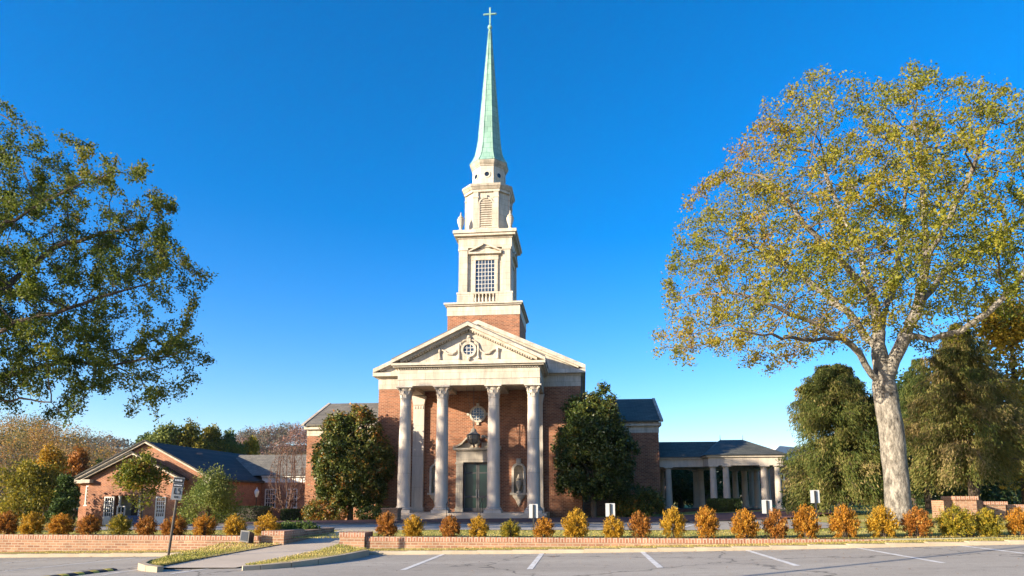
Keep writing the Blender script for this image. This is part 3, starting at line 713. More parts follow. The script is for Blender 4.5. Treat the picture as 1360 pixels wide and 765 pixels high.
for sx in (-1, 1):
    for sy in (-1, 1):
        for (px_, py_) in ((sx*(hW-.22), sy*(hW+.05)), (sx*(hW+.05), sy*(hW-.22))):
            w1, w2 = (.3, .13) if abs(py_) > hW else (.13, .3)
            mb.box(TXc+px_-w1, TXc+px_+w1, TYc+py_-w2, TYc+py_+w2, 17.552, 21.2); mb.box(TXc+px_-w1-.05, TXc+px_+w1+.05, TYc+py_-w2-.05, TYc+py_+w2+.05, 21.0, 21.2)
sq(mb, hW+.2, 21.2, 21.95); part(mb, 'tower_stage', 'stone')
mb = MB(); sq(mb, hW+.27, 21.95, 22.1); sq(mb, 2.42, 22.1, 22.3); sq(mb, 2.52, 22.3, 22.55); sq(mb, 2.3, 22.55, 22.62); part(mb, 'stage_cornice', 'stone')
def rotq(mb, q):                                     # quarter turns about the tower axis
    for _ in range(q): mb.v = [(TXc-(y-TYc), TYc+(x-TXc), z) for x, y, z in mb.v]
    return mb
for q in (0, 1):
    fy = TYc-hW
    mb = MB(); mb.box(TXc-1.0, TXc-.76, fy-.12, fy-.001, 17.56, 20.2); mb.box(TXc+.76, TXc+1.0, fy-.12, fy-.001, 17.56, 20.2); mb.box(TXc-1.05, TXc+1.05, fy-.14, fy-.002, 20.2, 20.65)
    mb.box(TXc-1.3, TXc+1.3, fy-.36, fy-.001, 20.65, 20.8)
    for s_ in (-1, 1): mb.prism([(TXc+s_*1.3, 20.8), (TXc+s_*.12, 21.38), (TXc+s_*.12, 21.52), (TXc+s_*1.3, 20.92)], fy-.36, fy-.003)
    mb.prism([(TXc-1.1, 20.8), (TXc+1.1, 20.8), (TXc, 21.3)], fy-.12, fy-.002)
    fr = part(rotq(mb, q), 'tower_window', 'stone')
    mb = MB(); mb.box(TXc-.76, TXc+.76, fy-.03, fy-.002, 17.6, 20.2); part(rotq(mb, q), 'pane', 'glass_blue', fr)
    mb = MB()
    for k in range(7): mb.box(TXc-.76+k*.2533-.017, TXc-.76+k*.2533+.017, fy-.065, fy-.031, 17.6, 20.2)
    for k in range(9): mb.box(TXc-.76, TXc+.76, fy-.064, fy-.032, 17.6+k*.325-.016, 17.6+k*.325+.016)
    part(rotq(mb, q), 'muntins', 'white_trim', fr)
def octa(mb, h, f, za, zb, h2=None, f2=None):
    h2 = h2 or h; f2 = f2 or f
    def pr(h, f, z): return [(TXc+x, TYc+y, z) for x, y in ((-f, -h), (f, -h), (h, -f), (h, f), (f, h), (-f, h), (-h, f), (-h, -f))]
    return mb.add(pr(h, f, za)+pr(h2, f2, zb), [tuple(range(8)), tuple(range(15, 7, -1))]+[(i, (i+1) % 8, (i+1) % 8+8, i+8) for i in range(8)])
mb = MB(); octa(mb, 1.72, 1.0, 22.621, 26.1); octa(mb, 1.8, 1.05, 22.622, 22.95)
for q in range(4):
    t = MB()
    for s_ in (-1, 1): t.box(TXc+s_*.82-.2, TXc+s_*.82+.2, TYc-1.83, TYc-1.719, 22.96, 26.0); t.box(TXc+s_*.82-.24, TXc+s_*.82+.24, TYc-1.86, TYc-1.718, 25.5, 25.6)
    rotq(t, q); mb.add(t.v, t.f)
octa(mb, 1.86, 1.1, 26.0, 26.2); part(mb, 'belfry', 'stone')
mb = MB(); octa(mb, 1.9, 1.12, 26.2, 26.42, 2.02, 1.19); octa(mb, 2.05, 1.2, 26.42, 26.62); part(mb, 'belfry_cornice', 'stone_weathered')
mb = MB(); octa(mb, 2.03, 1.19, 26.622, 26.68, 1.5, .7); part(mb, 'belfry_roof', 'copper')
for q in range(4):
    yv = TYc-1.72; mb = MB(); mb.ring(TXc, 24.95, .50, .62, yv-.1, yv-.002, 14, 0, math.pi); mb.box(TXc-.62, TXc-.50, yv-.1, yv-.002, 22.96, 24.95); mb.box(TXc+.5, TXc+.62, yv-.1, yv-.002, 22.96, 24.95); mb.box(TXc-.09, TXc+.09, yv-.14, yv-.001, 25.42, 25.75)
    fr = part(rotq(mb, q), 'louvre', 'stone')
    mb = MB(); K = 13
    for k in range(K):
        z = 22.98+k*.19; w = .5 if z < 24.9 else math.sqrt(max(.01, .5**2-(z+.08-24.95)**2))-.02
        mb.add([(TXc-w, yv-.09, z), (TXc+w, yv-.09, z), (TXc+w, yv-.01, z+.15), (TXc-w, yv-.01, z+.15), (TXc-w, yv-.07, z-.02), (TXc+w, yv-.07, z-.02)], [(0, 1, 2, 3), (0, 4, 5, 1)])
    part(rotq(mb, q), 'slats', 'stone_weathered', fr)
for sx, sy, lb in ((-1, -1, 'stone urn at the front left corner of the tower ledge below the belfry'), (1, -1, 'stone urn at the front right corner of the tower ledge below the belfry')):
    mb = MB(); mb.lathe(0, 0, [(.2, 0), (.2, .12), (.1, .2), (.13, .3), (.27, .75), (.3, 1.0), (.2, 1.08), (.24, 1.15), (.1, 1.3), (.04, 1.5), (.05, 1.58), (0, 1.65)], 14)
    o = mb.build('urn', M['stone'], None, None, True); o.location = (TXc+sx*1.98, TYc+sy*1.98, 22.62); tag(o, lb, 'urn', 'urns on the tower ledge')
mb = MB(); octa(mb, 1.31, .54, 26.68, 28.5); octa(mb, 1.38, .57, 26.68, 26.95); part(mb, 'drum', 'stone')
for k in range(8):
    a = -math.pi/2+k*math.pi/4; mb = MB(); mb.ring(0, 27.75, .2, .30, 0, .05, 18); mb2 = MB(); mb2.lathe(0, 0, [(.2, 0), (.2, .015)], 18)
    mb2.v = [(x, .03-z, 27.75+y) for x, y, z in mb2.v]
    h = 1.31 if k % 2 == 0 else (1.31+.54)/math.sqrt(2); ca_, sa_ = math.cos(a+math.pi/2), math.sin(a+math.pi/2)
    for m_ in (mb, mb2):
        m_.v = [(TXc+x*ca_-(-h-.045+y)*sa_*-1*-1, TYc+x*sa_+(-h-.045+y)*ca_, z) for x, y, z in m_.v]
    fr = part(mb, 'drum_oculus', 'stone'); part(mb2, 'pane', 'glass_dark', fr)
mb = MB(); octa(mb, 1.36, .56, 28.5, 28.62); octa(mb, 1.4, .58, 28.62, 28.86, 1.52, .63); octa(mb, 1.52, .63, 28.861, 28.95); part(mb, 'drum_cornice', 'stone_weathered')
mb = MB(); hz = [(1.56, 28.952), (1.5, 29.05), (1.28, 29.45), (1.12, 29.9), (1.0, 30.5), (.9, 31.2), (.12, 41.4)]
for (h, z), (h2, z2) in zip(hz[:-1], hz[1:]): octa(mb, h, h*.414, z, z2, h2, h2*.414)
sp_ = part(mb, 'spire', 'copper')
mb = MB()
for k in range(8):
    a = math.pi/8+k*math.pi/4
    mb.tube([(TXc+h*1.082*math.cos(a), TYc+h*1.082*math.sin(a), z) for h, z in hz], .035, 5)
part(mb, 'ridge', 'copper', sp_)
mb = MB(); mb.lathe(TXc, TYc, [(.12, 41.4), (.16, 41.5), (.09, 41.6), (.09, 41.7), (.18, 41.8), (.2, 41.92), (.15, 42.05), (.05, 42.12), (.045, 42.3)], 12)
mb.box(TXc-.06, TXc+.06, TYc-.06, TYc+.06, 42.2, 43.75); mb.box(TXc-.52, TXc+.52, TYc-.055, TYc+.055, 43.1, 43.22)
for dx, dz_ in ((-.52, 43.16), (.52, 43.16), (0, 43.75)): mb.lathe(TXc+dx, TYc, [(0, dz_-.1), (.1, dz_), (0, dz_+.1)], 8)
part(mb, 'cross', 'copper', sp_)
# lantern hanging in the portico
lan = thing('hanging_lantern', 'large domed metal lantern hanging on rods above the church door', 'lantern', (-7.45, 45.9, 5.2))
lx, ly = -7.45, 45.9
mb = MB(); mb.lathe(lx, ly, [(.02, 6.5), (.06, 6.45), (.04, 6.38), (.16, 6.32), (.24, 6.1), (.40, 5.98), (.46, 5.9)], 12); mb.build('lantern_dome', M['stone_weathered'], lan, None, True)
mb = MB(); mb.lathe(lx, ly, [(.44, 5.9), (.42, 5.6), (.3, 5.4), (.1, 5.28)], 8); mb.build('lantern_glass', M['amber_glass'], lan)
mb = MB()
for k in range(8):
    a = k*math.pi/4; mb.tube([(lx+r*math.cos(a), ly+r*math.sin(a), z) for r, z in ((.46, 5.92), (.44, 5.6), (.31, 5.38), (.1, 5.26))], .022, 5)
mb.lathe(lx, ly, [(.47, 5.88), (.49, 5.92), (.47, 5.96)], 16); mb.lathe(lx, ly, [(.12, 5.3), (.06, 5.2), (.0, 5.12)], 8); mb.build('lantern_frame', M['lead'], lan)
mb = MB(); mb.tube([(lx, ly, 6.45), (lx, ly, 9.3)], .022, 6); mb.tube([(lx, ly, 6.45), (lx-.55, ly, 9.3)], .012, 5); mb.tube([(lx, ly, 6.45), (lx+.55, ly, 9.3)], .012, 5); mb.build('rod', M['lead'], lan)
# handrails at the steps
for px_, lb in ((593.6, 'thin black metal handrail on the church steps left of the door'), (638, 'thin black metal handrail on the church steps right of the door')):
    X = at(px_, 684, 42.8).x; mb = MB()
    for y, z in ((42.7, .37), (43.6, .67)): mb.tube([(X, y, z-.02), (X, y, z+.92)], .022, 6)
    mb.tube([(X, 42.5, 1.2), (X, 42.7, 1.29), (X, 43.6, 1.59), (X, 43.9, 1.6)], .022, 6)
    o = mb.build('handrail', M['black_metal'], None, (X, 42.7, .37)); tag(o, lb, 'handrail', 'handrails on the church steps')
# corner stone block and low brick pier at the left of the steps
mb = MB(); p = at(512, 690, 46.8); mb.box(p.x-.35, p.x+.35, 46.6, 47.3, .1, .75); mb.box(p.x-.38, p.x+.38, 46.57, 47.33, .75, .85)
tag(mb.build('stone_block', M['stone_weathered'], None, (p.x, 47, .1)), 'small grey stone block standing by the brick wall left of the portico', 'stone block')
p = at(519, 694, 38); mb = MB(); mb.box(p.x-.45, p.x+.45, 37.7, 38.5, .2, .95); mb.box(p.x-.5, p.x+.5, 37.65, 38.55, .95, 1.05)
tag(mb.build('planter', M['wall_brick'], None, (p.x, 38, .2)), 'low square pinkish brick planter in front of the portico steps', 'planter')

# ------------------------------------------------------------------ colonnade on the right
co = thing('colonnade', 'open grey colonnade with slate hip roof joined to the church right wing', 'colonnade', (10, 53, .7))
def tcol(x, y, zb, zt, r=.25):
    mb = MB(); mb.box(x-r*1.35, x+r*1.35, y-r*1.35, y+r*1.35, zb, zb+.1); mb.lathe(x, y, [(r*1.25, zb+.1), (r*1.25, zb+.18), (r*1.02, zb+.22), (r, zb+.8), (r*.85, zt-.2), (r*.98, zt-.18), (r*.9, zt-.13), (r*1.2, zt-.08)], 16); mb.box(x-r*1.3, x+r*1.3, y-r*1.3, y+r*1.3, zt-.08, zt)
    mb.build('column', M['column_stone'], co, (x, y, zb), True)
fl = .85
mb = MB(); mb.box(5.64, 9.0, 51.4, 57.2, .3, fl); mb.box(9.0, 14.3, 49.4, 58.2, .3, fl-.002); mb.build('floor', M['paver'], co)
for x, y in ((6.35, 52), (9.25, 50), (10.15, 50), (12.78, 50), (13.72, 50), (9.4, 56), (6.35, 56.6), (12.78, 56), (13.72, 53), (13.72, 56), (9.25, 57.6), (12.4, 57.6), (13.72, 57.6)): tcol(x, y, fl, 3.93)
mb = MB(); mb.box(5.64, 8.88, 51.72, 52.28, 3.93, 4.5); mb.box(5.64, 8.88, 56.3, 56.9, 3.93, 4.5)
mb.box(8.9, 14.05, 49.7, 50.3, 3.931, 4.52); mb.box(8.9, 14.05, 57.3, 57.9, 3.931, 4.52); mb.box(13.45, 14.05, 50.3, 57.3, 3.931, 4.52); mb.box(8.9, 9.5, 50.3, 57.3, 3.931, 4.52); mb.box(9.5, 13.45, 50.3, 57.3, 4.4, 4.5); mb.box(5.64, 8.88, 52.28, 56.3, 4.4, 4.48)
mb.box(8.75, 14.2, 49.55, 58.05, 4.52, 4.66); mb.box(5.64, 8.74, 51.55, 57.05, 4.5, 4.62); mb.build('entablature', M['column_stone'], co)
mb = MB(); rz_ = 6.0
mb.prism([(51.4, 4.63), (57.2, 4.63), (54.3, rz_+.02)], 5.64, 10.9, 'X')
mb.add([(8.6, 49.4, 4.665), (14.4, 49.4, 4.665), (14.4, 58.2, 4.665), (8.6, 58.2, 4.665), (10.6, 53.8, rz_+.1), (12.3, 53.8, rz_+.1)], [(0, 1, 5, 4), (1, 2, 5), (2, 3, 4, 5), (3, 0, 4), (0, 3, 2, 1)])
mb.build('roof', M['slate'], co)
for x in (10.6, 12.3): mb = MB(); mb.tube([(x, 53.8, rz_+.1), (x, 53.8, rz_+.5)], [.03, .01], 5); mb.build('lightning_rod', M['lead'], co)

# ------------------------------------------------------------------ windows for the houses
def house_window(root, x, y, z0, z1, w, nx, nz, sill=True, door=False):
    mb = MB(); f = .09
    mb.box(x-w/2-f, x-w/2, y-.09, y-.002, z0, z1+f); mb.box(x+w/2, x+w/2+f, y-.09, y-.002, z0, z1+f); mb.box(x-w/2, x+w/2, y-.09, y-.002, z1, z1+f)
    if sill: mb.box(x-w/2-f-.05, x+w/2+f+.05, y-.15, y-.002, z0-.1, z0)
    fr = mb.build('door' if door else 'window', M['white_trim'], root)
    mb = MB(); mb.box(x-w/2, x+w/2, y-.03, y-.003, z0, z1); mb.build('pane', M['glass_dark'], fr)
    mb = MB(); zb = z0+(.75 if door else 0)
    if door: mb.box(x-w/2, x+w/2, y-.06, y-.031, z0, zb)
    for k in range(nx+1): xx = x-w/2+w*k/nx; mb.box(xx-.025, xx+.025, y-.055, y-.031, zb, z1)
    for k in range(nz+1): zz = zb+(z1-zb)*k/nz; mb.box(x-w/2, x+w/2, y-.054, y-.032, zz-.025, zz+.025)
    mb.build('muntins', M['white_paint'], fr)
hs_ = thing('brick_house', 'orange brick hall with two nested gables and a long slate roof darkened for shade', 'house', (-39.5, 60, -.75))
HX = -39.5; hg = -.8
def hb(mb, n, m, **k): return mb.build(n, M[m], hs_, **k)
mb = MB(); hL, hR = -45.7, -33.3; mb.box(hL, hR, 58, 78, hg-.3, 3.4); mb.prism([(hL, 3.4), (hR, 3.4), (HX, 6.6)], 58, 58.4); hb(mb, 'wall', 'house_brick')
mb = MB(); pL, pR = -44.0, -35.6; pcx = -39.8; mb.box(pL, -41.5, 56.8, 57.997, hg-.3, 3.4); mb.box(-38.6, pR, 56.8, 57.998, hg-.3, 3.4); mb.box(-41.5, -38.6, 56.8, 57.998, 1.9, 3.4); mb.prism([(pL, 3.4), (pR, 3.4), (pcx, 5.5)], 56.8, 57.996); hb(mb, 'porch_wall', 'house_brick')
mb = MB(); e = .35
for s_, xx in ((-1, hL), (1, hR)):
    sl = (6.6-3.4)/abs(HX-xx); mb.prism([(xx+s_*e, 3.4-e*sl), (HX, 6.6), (HX, 6.78), (xx+s_*e, 3.58-e*sl)], 57.75, 80)
rf = hb(mb, 'roof', 'slate_shaded')
mb = MB()
for s_, xx in ((-1, hL), (1, hR)):
    sl = (6.6-3.4)/abs(HX-xx); mb.prism([(xx+s_*(e+.1), 3.42-e*sl), (HX, 6.62), (HX, 6.787), (xx+s_*(e+.1), 3.58-e*sl)], 57.55, 57.748)
    mb.box(min(xx-s_*.5, xx+s_*.45), max(xx-s_*.5, xx+s_*.45), 57.5, 58.0, 3.0, 3.3)
hb(mb, 'rake_board', 'stone')
mb = MB()
for s_, xx in ((-1, hL), (1, hR)):
    sl = (6.6-3.4)/abs(HX-xx); mb.prism([(xx+s_*(e+.18), 3.60-e*sl-.05), (HX, 6.79), (HX, 6.92), (xx+s_*(e+.18), 3.73-e*sl-.05)], 57.45, 57.746)
hb(mb, 'roof_edge', 'slate_shaded')
mb = MB()
for s_, xx in ((-1, pL), (1, pR)):
    sl = (5.5-3.4)/abs(pcx-xx); mb.prism([(xx+s_*e, 3.4-e*sl), (pcx, 5.5), (pcx, 5.66), (xx+s_*e, 3.56-e*sl)], 56.55, 57.99)
hb(mb, 'porch_roof', 'slate_shaded')
mb = MB()
for s_, xx in ((-1, pL), (1, pR)):
    sl = (5.5-3.4)/abs(pcx-xx); mb.prism([(xx+s_*(e+.1), 3.42-e*sl), (pcx, 5.50), (pcx, 5.66), (xx+s_*(e+.1), 3.57-e*sl)], 56.35, 56.548)
    mb.box(min(xx-s_*.45, xx+s_*.4), max(xx-s_*.45, xx+s_*.4), 56.3, 56.8, 3.0, 3.3)
hb(mb, 'porch_rake_board', 'stone')
mb = MB()
for s_, xx in ((-1, pL), (1, pR)):
    sl = (5.5-3.4)/abs(pcx-xx); mb.prism([(xx+s_*(e+.18), 3.59-e*sl-.05), (pcx, 5.662), (pcx, 5.78), (xx+s_*(e+.18), 3.70-e*sl-.05)], 56.25, 56.546)
hb(mb, 'roof_edge', 'slate_shaded')
mb = MB(); mb.box(-41.5, -38.6, 57.7, 57.99, hg, 1.9); hb(mb, 'porch_back', 'plaster')
for X in (-41.0, -39.1):
    mb = MB(); mb.lathe(X, 57.0, [(.14, hg), (.14, hg+.1), (.11, hg+.2), (.1, 1.7), (.15, 1.8), (.15, 1.9)], 12); hb(mb, 'porch_column', 'white_trim', smooth=True)
mb = MB(); mb.box(-40.3, -39.7, 57.62, 57.69, hg, 1.5); hb(mb, 'porch_door', 'dark_wood')
mb = MB(); mb.box(-41.4, -38.7, 56.5, 56.6, hg, hg+.95); hb(mb, 'porch_panel', 'blue_panel')
def hx(px, py, Y): return at(px, py, Y)
a = hx(120.5, 658, 58); house_window(hs_, a.x, 58, 1.05, 2.7, .75, 4, 6)
for px_ in (144.5, 213): a = hx(px_, 680, 56.8); house_window(hs_, a.x, 56.8, hg+.1, hg+2.5, .75, 4, 5, False, True)
a = hx(161, 680, 56.8); house_window(hs_, a.x, 56.8, hg+.1, hg+1.7, .6, 2, 3, False)
a = hx(285, 680, 62)
# rear cross wing
wg = thing('brick_wing', 'long low red brick wing with slate roof toned tan for sunlight and white sash windows', 'house', (-29, 70, -.7))
mb = MB(); mb.box(-33.28, -23, 68, 76, hg-.3, 3.3); mb.build('wall', M['house_brick'], wg)
mb = MB(); mb.box(-33.28, -22.97, 67.97, 76.03, 3.302, 3.85); mb.box(-33.27, -22.8, 67.75, 76.2, 3.85, 4.0); mb.build('frieze', M['white_trim'], wg)
mb = MB(); mb.prism([(67.6, 4.002), (72, 6.45), (76.4, 4.002)], -38.0, -22.7, 'X'); mb.build('roof', M['slate_sunlit'], wg)
for px_ in (330.5, 359.5, 388): a = hx(px_, 656, 68); house_window(wg, a.x, 68, .75, 2.55, 1.0, 4, 4)
# dormer-like vent box on the hall roof
a = hx(259, 606, 64); mb = MB(); mb.box(a.x-.5, a.x+.5, 63.5, 64.5, 4.6, a.z+.35); mb.build('roof_vent', M['lead'], hs_)
# distant building behind the colonnade
db = thing('brick_house', 'distant orange brick building with a white gable behind the colonnade', 'house', (24, 75, .8))
a = at(1052, 610, 75); mb = MB(); mb.box(a.x-2.3, a.x+9, 75, 86, 0, 5.6); mb.build('wall', M['house_brick'], db)
mb = MB(); mb.prism([(a.x-2.6, 5.6), (a.x+9.3, 5.6), (a.x+9.3, 6.0), (a.x-1.2, 7.2), (a.x-2.6, 6.0)], 74.7, 86.2); mb.build('gable', M['white_trim'], db)
house_window(db, a.x-1.4, 75, 2.0, 4.2, .8, 2, 4)

# ------------------------------------------------------------------ retaining wall
def wall_piece(root, xa, xb, y0, y1, ztop, zb):
    mb = MB(); mb.box(xa, xb, y0, y1, zb, ztop-.13); b = mb.build('wall_body', M['wall_brick'], root)
    mb = MB(); mb.box(xa-.012, xb+.012, y0-.015, y1+.015, ztop-.129, ztop); mb.build('coping', M['coping_brick'], root)
wl_ = thing('brick_wall', 'long low brick retaining wall in front of the left lawn', 'wall', (-14, 20.4, 0))
xL = at(349, 712, 20.3).x; wall_piece(wl_, -40, xL, 20.3, 20.52, .40, -.5)
wp = thing('brick_pier', 'raised brick end block on the left side of the walk', 'brick pier', (-9.2, 20.4, .1))
xP = at(377, 712, 20.2).x; wall_piece(wp, xL+.02, xP, 20.2, 21.7, .56, -.3)
mb = MB(); mb.box(xP-.36, xP-.02, 21.72, 24.5, .1, .45); mb.box(xP-.37, xP-.01, 21.72, 24.52, .452, .5); mb.build('return_wall', M['wall_brick'], wp)
wq = thing('brick_pier', 'raised brick end block on the right side of the walk', 'brick pier', (-7, 20.4, .1))
xA = at(451, 712, 20.2).x; xB = at(484, 712, 20.2).x; wall_piece(wq, xA, xB, 20.2, 21.0, .53, -.3)
wr = thing('brick_wall', 'long low brick retaining wall in front of the right lawn', 'wall', (0, 20.4, 0))
wall_piece(wr, xB+.02, 7.95, 20.3, 20.52, .40, -.3)
mb = MB()
for k in range(5):
    X = 7.97+k*.3; zt = .40-.012*k; mb.box(X, X+.298, 20.31, 20.51, zt-.3, zt)
mb.build('coping_tail', M['coping_brick'], wr)
# brick gate piers + wall at the right edge
for (pa, pb, pt, Y, lb) in ((1268, 1296, 659, 29.0, 'left brick gate pier behind the yellow shrubs'), (1308, 1335, 666, 30.5, 'lower right brick gate pier behind the yellow shrubs')):
    A = at(pa, pt, Y); B = at(pb, pt, Y); mb = MB(); g = thing('gate_pier', lb, 'brick pier', ((A.x+B.x)/2, Y, .7), 'brick gate piers')
    mb.box(A.x, B.x, Y, Y+.9, .3, A.z-.14); mb.build('shaft', M['wall_brick'], g); mb = MB(); mb.box(A.x-.06, B.x+.06, Y-.06, Y+.96, A.z-.139, A.z); mb.build('cap', M['coping_brick'], g)
A = at(1336, 670, 30.8); B = at(1440, 670, 30.8); gw = thing('brick_wall', 'low brick wall running off to the right of the gate piers', 'wall', (A.x+1, 30.9, .7))
wall_piece(gw, A.x+.02, B.x, 30.8, 31.1, A.z, .2)
A = at(1296, 668, 29.3); mb = MB(); mb.box(A.x+.08, A.x+.3, 29.4, 33, .3, A.z+.1)
tag(mb.build('brick_wall', M['wall_brick'], None, (A.x+.2, 30, .3)), 'short brick wall running back from the left gate pier', 'wall')

# ------------------------------------------------------------------ signs, lamps, small things
def sign_back(px, pt, pb, base, Y, wpx, lb):
    A = at(px, (pt+pb)/2, Y); g = zu(A.x, Y); sc = Y/F; w = wpx*sc/2; zt = at(px, pt, Y).z; zb = at(px, pb, Y).z
    r = thing('parking_sign', lb, 'sign', (A.x, Y, g), 'reserved parking signs along the driveway')
    mb = MB(); mb.box(A.x-w, A.x+w, Y, Y+.012, zb, zt); mb.build('sign_panel', M['sign_back'], r)
    mb = MB(); mb.box(A.x-.03, A.x+.03, Y-.05, Y-.002, g-.05, zt-.02); mb.build('post', M['black_metal'], r)
sign_back(708.5, 669.5, 688, 700, 26.4, 11.5, 'white sign panel on dark post in front of the right portico column')
sign_back(810.5, 668.5, 686, 700, 26.6, 12, 'white sign panel on dark post in front of the right magnolia')
sign_back(1018.7, 664, 682, 700, 26.2, 12.5, 'white sign panel on dark post in front of the colonnade end')
sign_back(1082.5, 651, 668, 690, 25.5, 11, 'tallest white sign panel on dark post in front of the left conifer')
Ysg = 16.3; b = atz(222, 741, 0.02); Ysg = b.y
M['post_brown'] = plain('post_brown', (.075, .06, .045), (.05, .042, .035), 5, .6)
sg = thing('regulatory_sign', 'grey sign on a leaning dark post at the end of the grass strip', 'sign', b)
top = at(239, 634, Ysg); bt = at(234.5, 664, Ysg); lean = Vector((.05, 0, 1)).normalized()
mb = MB(); t_ = Vector((top.x-.02, Ysg+.03, top.z-.05)); mb.tube([b+Vector((0, .03, -.05)), t_], .033, 8); mb.build('post', M['post_brown'], sg)
d_ = (t_-b).normalized(); right = Vector((.90, .43, 0)); right = (right-d_*right.dot(d_)).normalized(); nrm = right.cross(d_).normalized()
if nrm.y > 0: nrm = -nrm
ctr = Vector(((top.x+bt.x)/2, Ysg, (top.z+bt.z)/2))-Vector((0, .03, 0)); hh = (top.z-bt.z)/2; hw = .125
def plate(mb, u0, u1, v0, v1, off, th=.008):
    q = [ctr+right*u+d_*v+nrm*off for u, v in ((u0, v0), (u1, v0), (u1, v1), (u0, v1))]
    mb.add([*q, *[p-nrm*th for p in q]], [(0, 1, 2, 3), (7, 6, 5, 4), (0, 4, 5, 1), (1, 5, 6, 2), (2, 6, 7, 3), (3, 7, 4, 0)])
mb = MB(); plate(mb, -hw, hw, -hh, hh, .0, .03); pn = mb.build('sign_panel', M['sign_face'], sg)
mb = MB(); plate(mb, -hw+.012, hw-.012, hh*.52, hh*.94, .006); plate(mb, -hw+.012, hw-.012, hh*.14, hh*.46, .006); mb.build('text_band', M['black_metal'], pn)
mb = MB()
for (v0, v1, us) in ((hh*.66, hh*.82, (-.085, -.05, -.015, .02, .055)), (hh*.24, hh*.36, (-.09, -.058, -.026, .006, .038, .07))):
    for u in us: plate(mb, u, u+.022, v0, v1, .012)
mb.build('lettering', M['white_paint'], pn)
mb = MB()
plate(mb, -.075, -.045, -hh*.5, hh*.05, .006); plate(mb, -.045, -.005, -hh*.5, -hh*.4, .006)
plate(mb, .02, .085, -hh*.03, hh*.05, .006); plate(mb, .02, .045, -hh*.22, -hh*.031, .006); plate(mb, .046, .085, -hh*.24, -hh*.16, .006); plate(mb, .062, .085, -hh*.5, -hh*.241, .006); plate(mb, .02, .061, -hh*.5, -hh*.42, .006)
for u in (-.05, -.015, .02): plate(mb, u, u+.024, -hh*.82, -hh*.66, .006)
mb.build('number', M['black_metal'], pn)
# flood light
b = at(327, 727, 19.95); fl_ = thing('flood_light', 'black box flood light on a short pole before the brick wall', 'flood light', (b.x, 19.95, zl(b.x)+.08))
z0 = zl(b.x)+.08
mb = MB(); mb.lathe(b.x, 19.95, [(.09, z0), (.09, z0+.03), (.035, z0+.06), (.03, z0+.2), (.05, z0+.22)], 10); mb.build('pole', M['grey_metal'], fl_)
mb = MB(); cz = z0+.42
mb.add([(b.x+x, 19.95+y, cz+z) for x, y, z in ((-.17, -.12, -.12), (.13, -.15, -.16), (.14, -.12, .19), (-.15, -.09, .21), (-.08, .14, -.16), (.17, .1, -.2), (.17, .14, .1), (-.07, .16, .12))], [(0, 1, 2, 3), (7, 6, 5, 4), (0, 4, 5, 1), (1, 5, 6, 2), (2, 6, 7, 3), (3, 7, 4, 0)])
mb.build('housing', M['black_metal'], fl_)
mb = MB(); mb.add([(b.x+x, 19.95+y, cz+z) for x, y, z in ((-.135, -.127, -.085), (.095, -.15, -.115), (.105, -.125, .15), (-.12, -.102, .17))], [(0, 1, 2, 3)]); mb.build('lens', M['glass_dark'], fl_)
# speed bump
p = atz(150, 757.5, zl(-11)); q = atz(70, 768, zl(-12)); d = (q-p); d.z = 0; Lb = d.length; d.normalize(); n = Vector((-d.y, d.x, 0))
p.z = zl(p.x); sb = thing('speed_bump', 'black rubber speed bump with yellow stripes across the parking lot', 'speed bump', p)
def bump(t0, t1, dz, mat, nm):
    mb = MB(); pr = [(-.15, 0), (-.11, .035), (0, .055), (.11, .035), (.15, 0)]; vs = []
    for t in (t0, t1):
        for u, z in pr: w = p+d*t+n*u; vs.append((w.x, w.y, zl(w.x)+z+dz))
    mb.add(vs, [(i, i+1, i+6, i+5) for i in range(4)]+[(0, 1, 2, 3, 4), (9, 8, 7, 6, 5)]); mb.build(nm, mat, sb)
M['rubber'] = plain('rubber', (.03, .03, .03), (.045, .042, .04), 6, .8); plain('yellow_paint', (.55, .42, .06), (.4, .3, .06), 4, .7)
bump(0, 3.6, 0, M['rubber'], 'bump_body')
for k in range(9): bump(.12+k*.38, .27+k*.38, .004, M['yellow_paint'], 'stripe')
# lamp post by the hall
lp = thing('lamp_post', 'dark lamp post with a white globe lantern beside the brick wing', 'street lamp', (at(339, 690, 62).x, 62, -.6)); X = WL[lp].x
mb = MB(); mb.lathe(X, 62, [(.14, -.6), (.12, -.2), (.06, -.1), (.05, 1.7), (.08, 1.75)], 10); mb.build('post', M['black_metal'], lp, None, True)
mb = MB(); mb.lathe(X, 62, [(.09, 1.76), (.2, 2.1), (.22, 2.3)], 8); mb.build('lamp_glass', M['lamp_glass'], lp)
mb = MB(); mb.lathe(X, 62, [(.24, 2.301), (.14, 2.45), (.04, 2.55), (.03, 2.7)], 8); mb.build('lamp_cap', M['white_trim'], lp)
# pole outside the picture whose shadow crosses the lot
pX, pY = -9.3, 5.0
po = thing('light_pole', 'tall parking lot light pole left of the camera casting a thin shadow', 'light pole', (pX, pY, zl(pX)))
mb = MB(); mb.lathe(pX, pY, [(.2, zl(pX)), (.2, .3), (.075, .35), (.055, 8.3)], 12); mb.build('post', M['grey_metal'], po)
mb = MB(); mb.box(pX-.15, pX+.15, pY-.5, pY+.1, 8.301, 8.45); mb.build('lamp_head', M['grey_metal'], po)

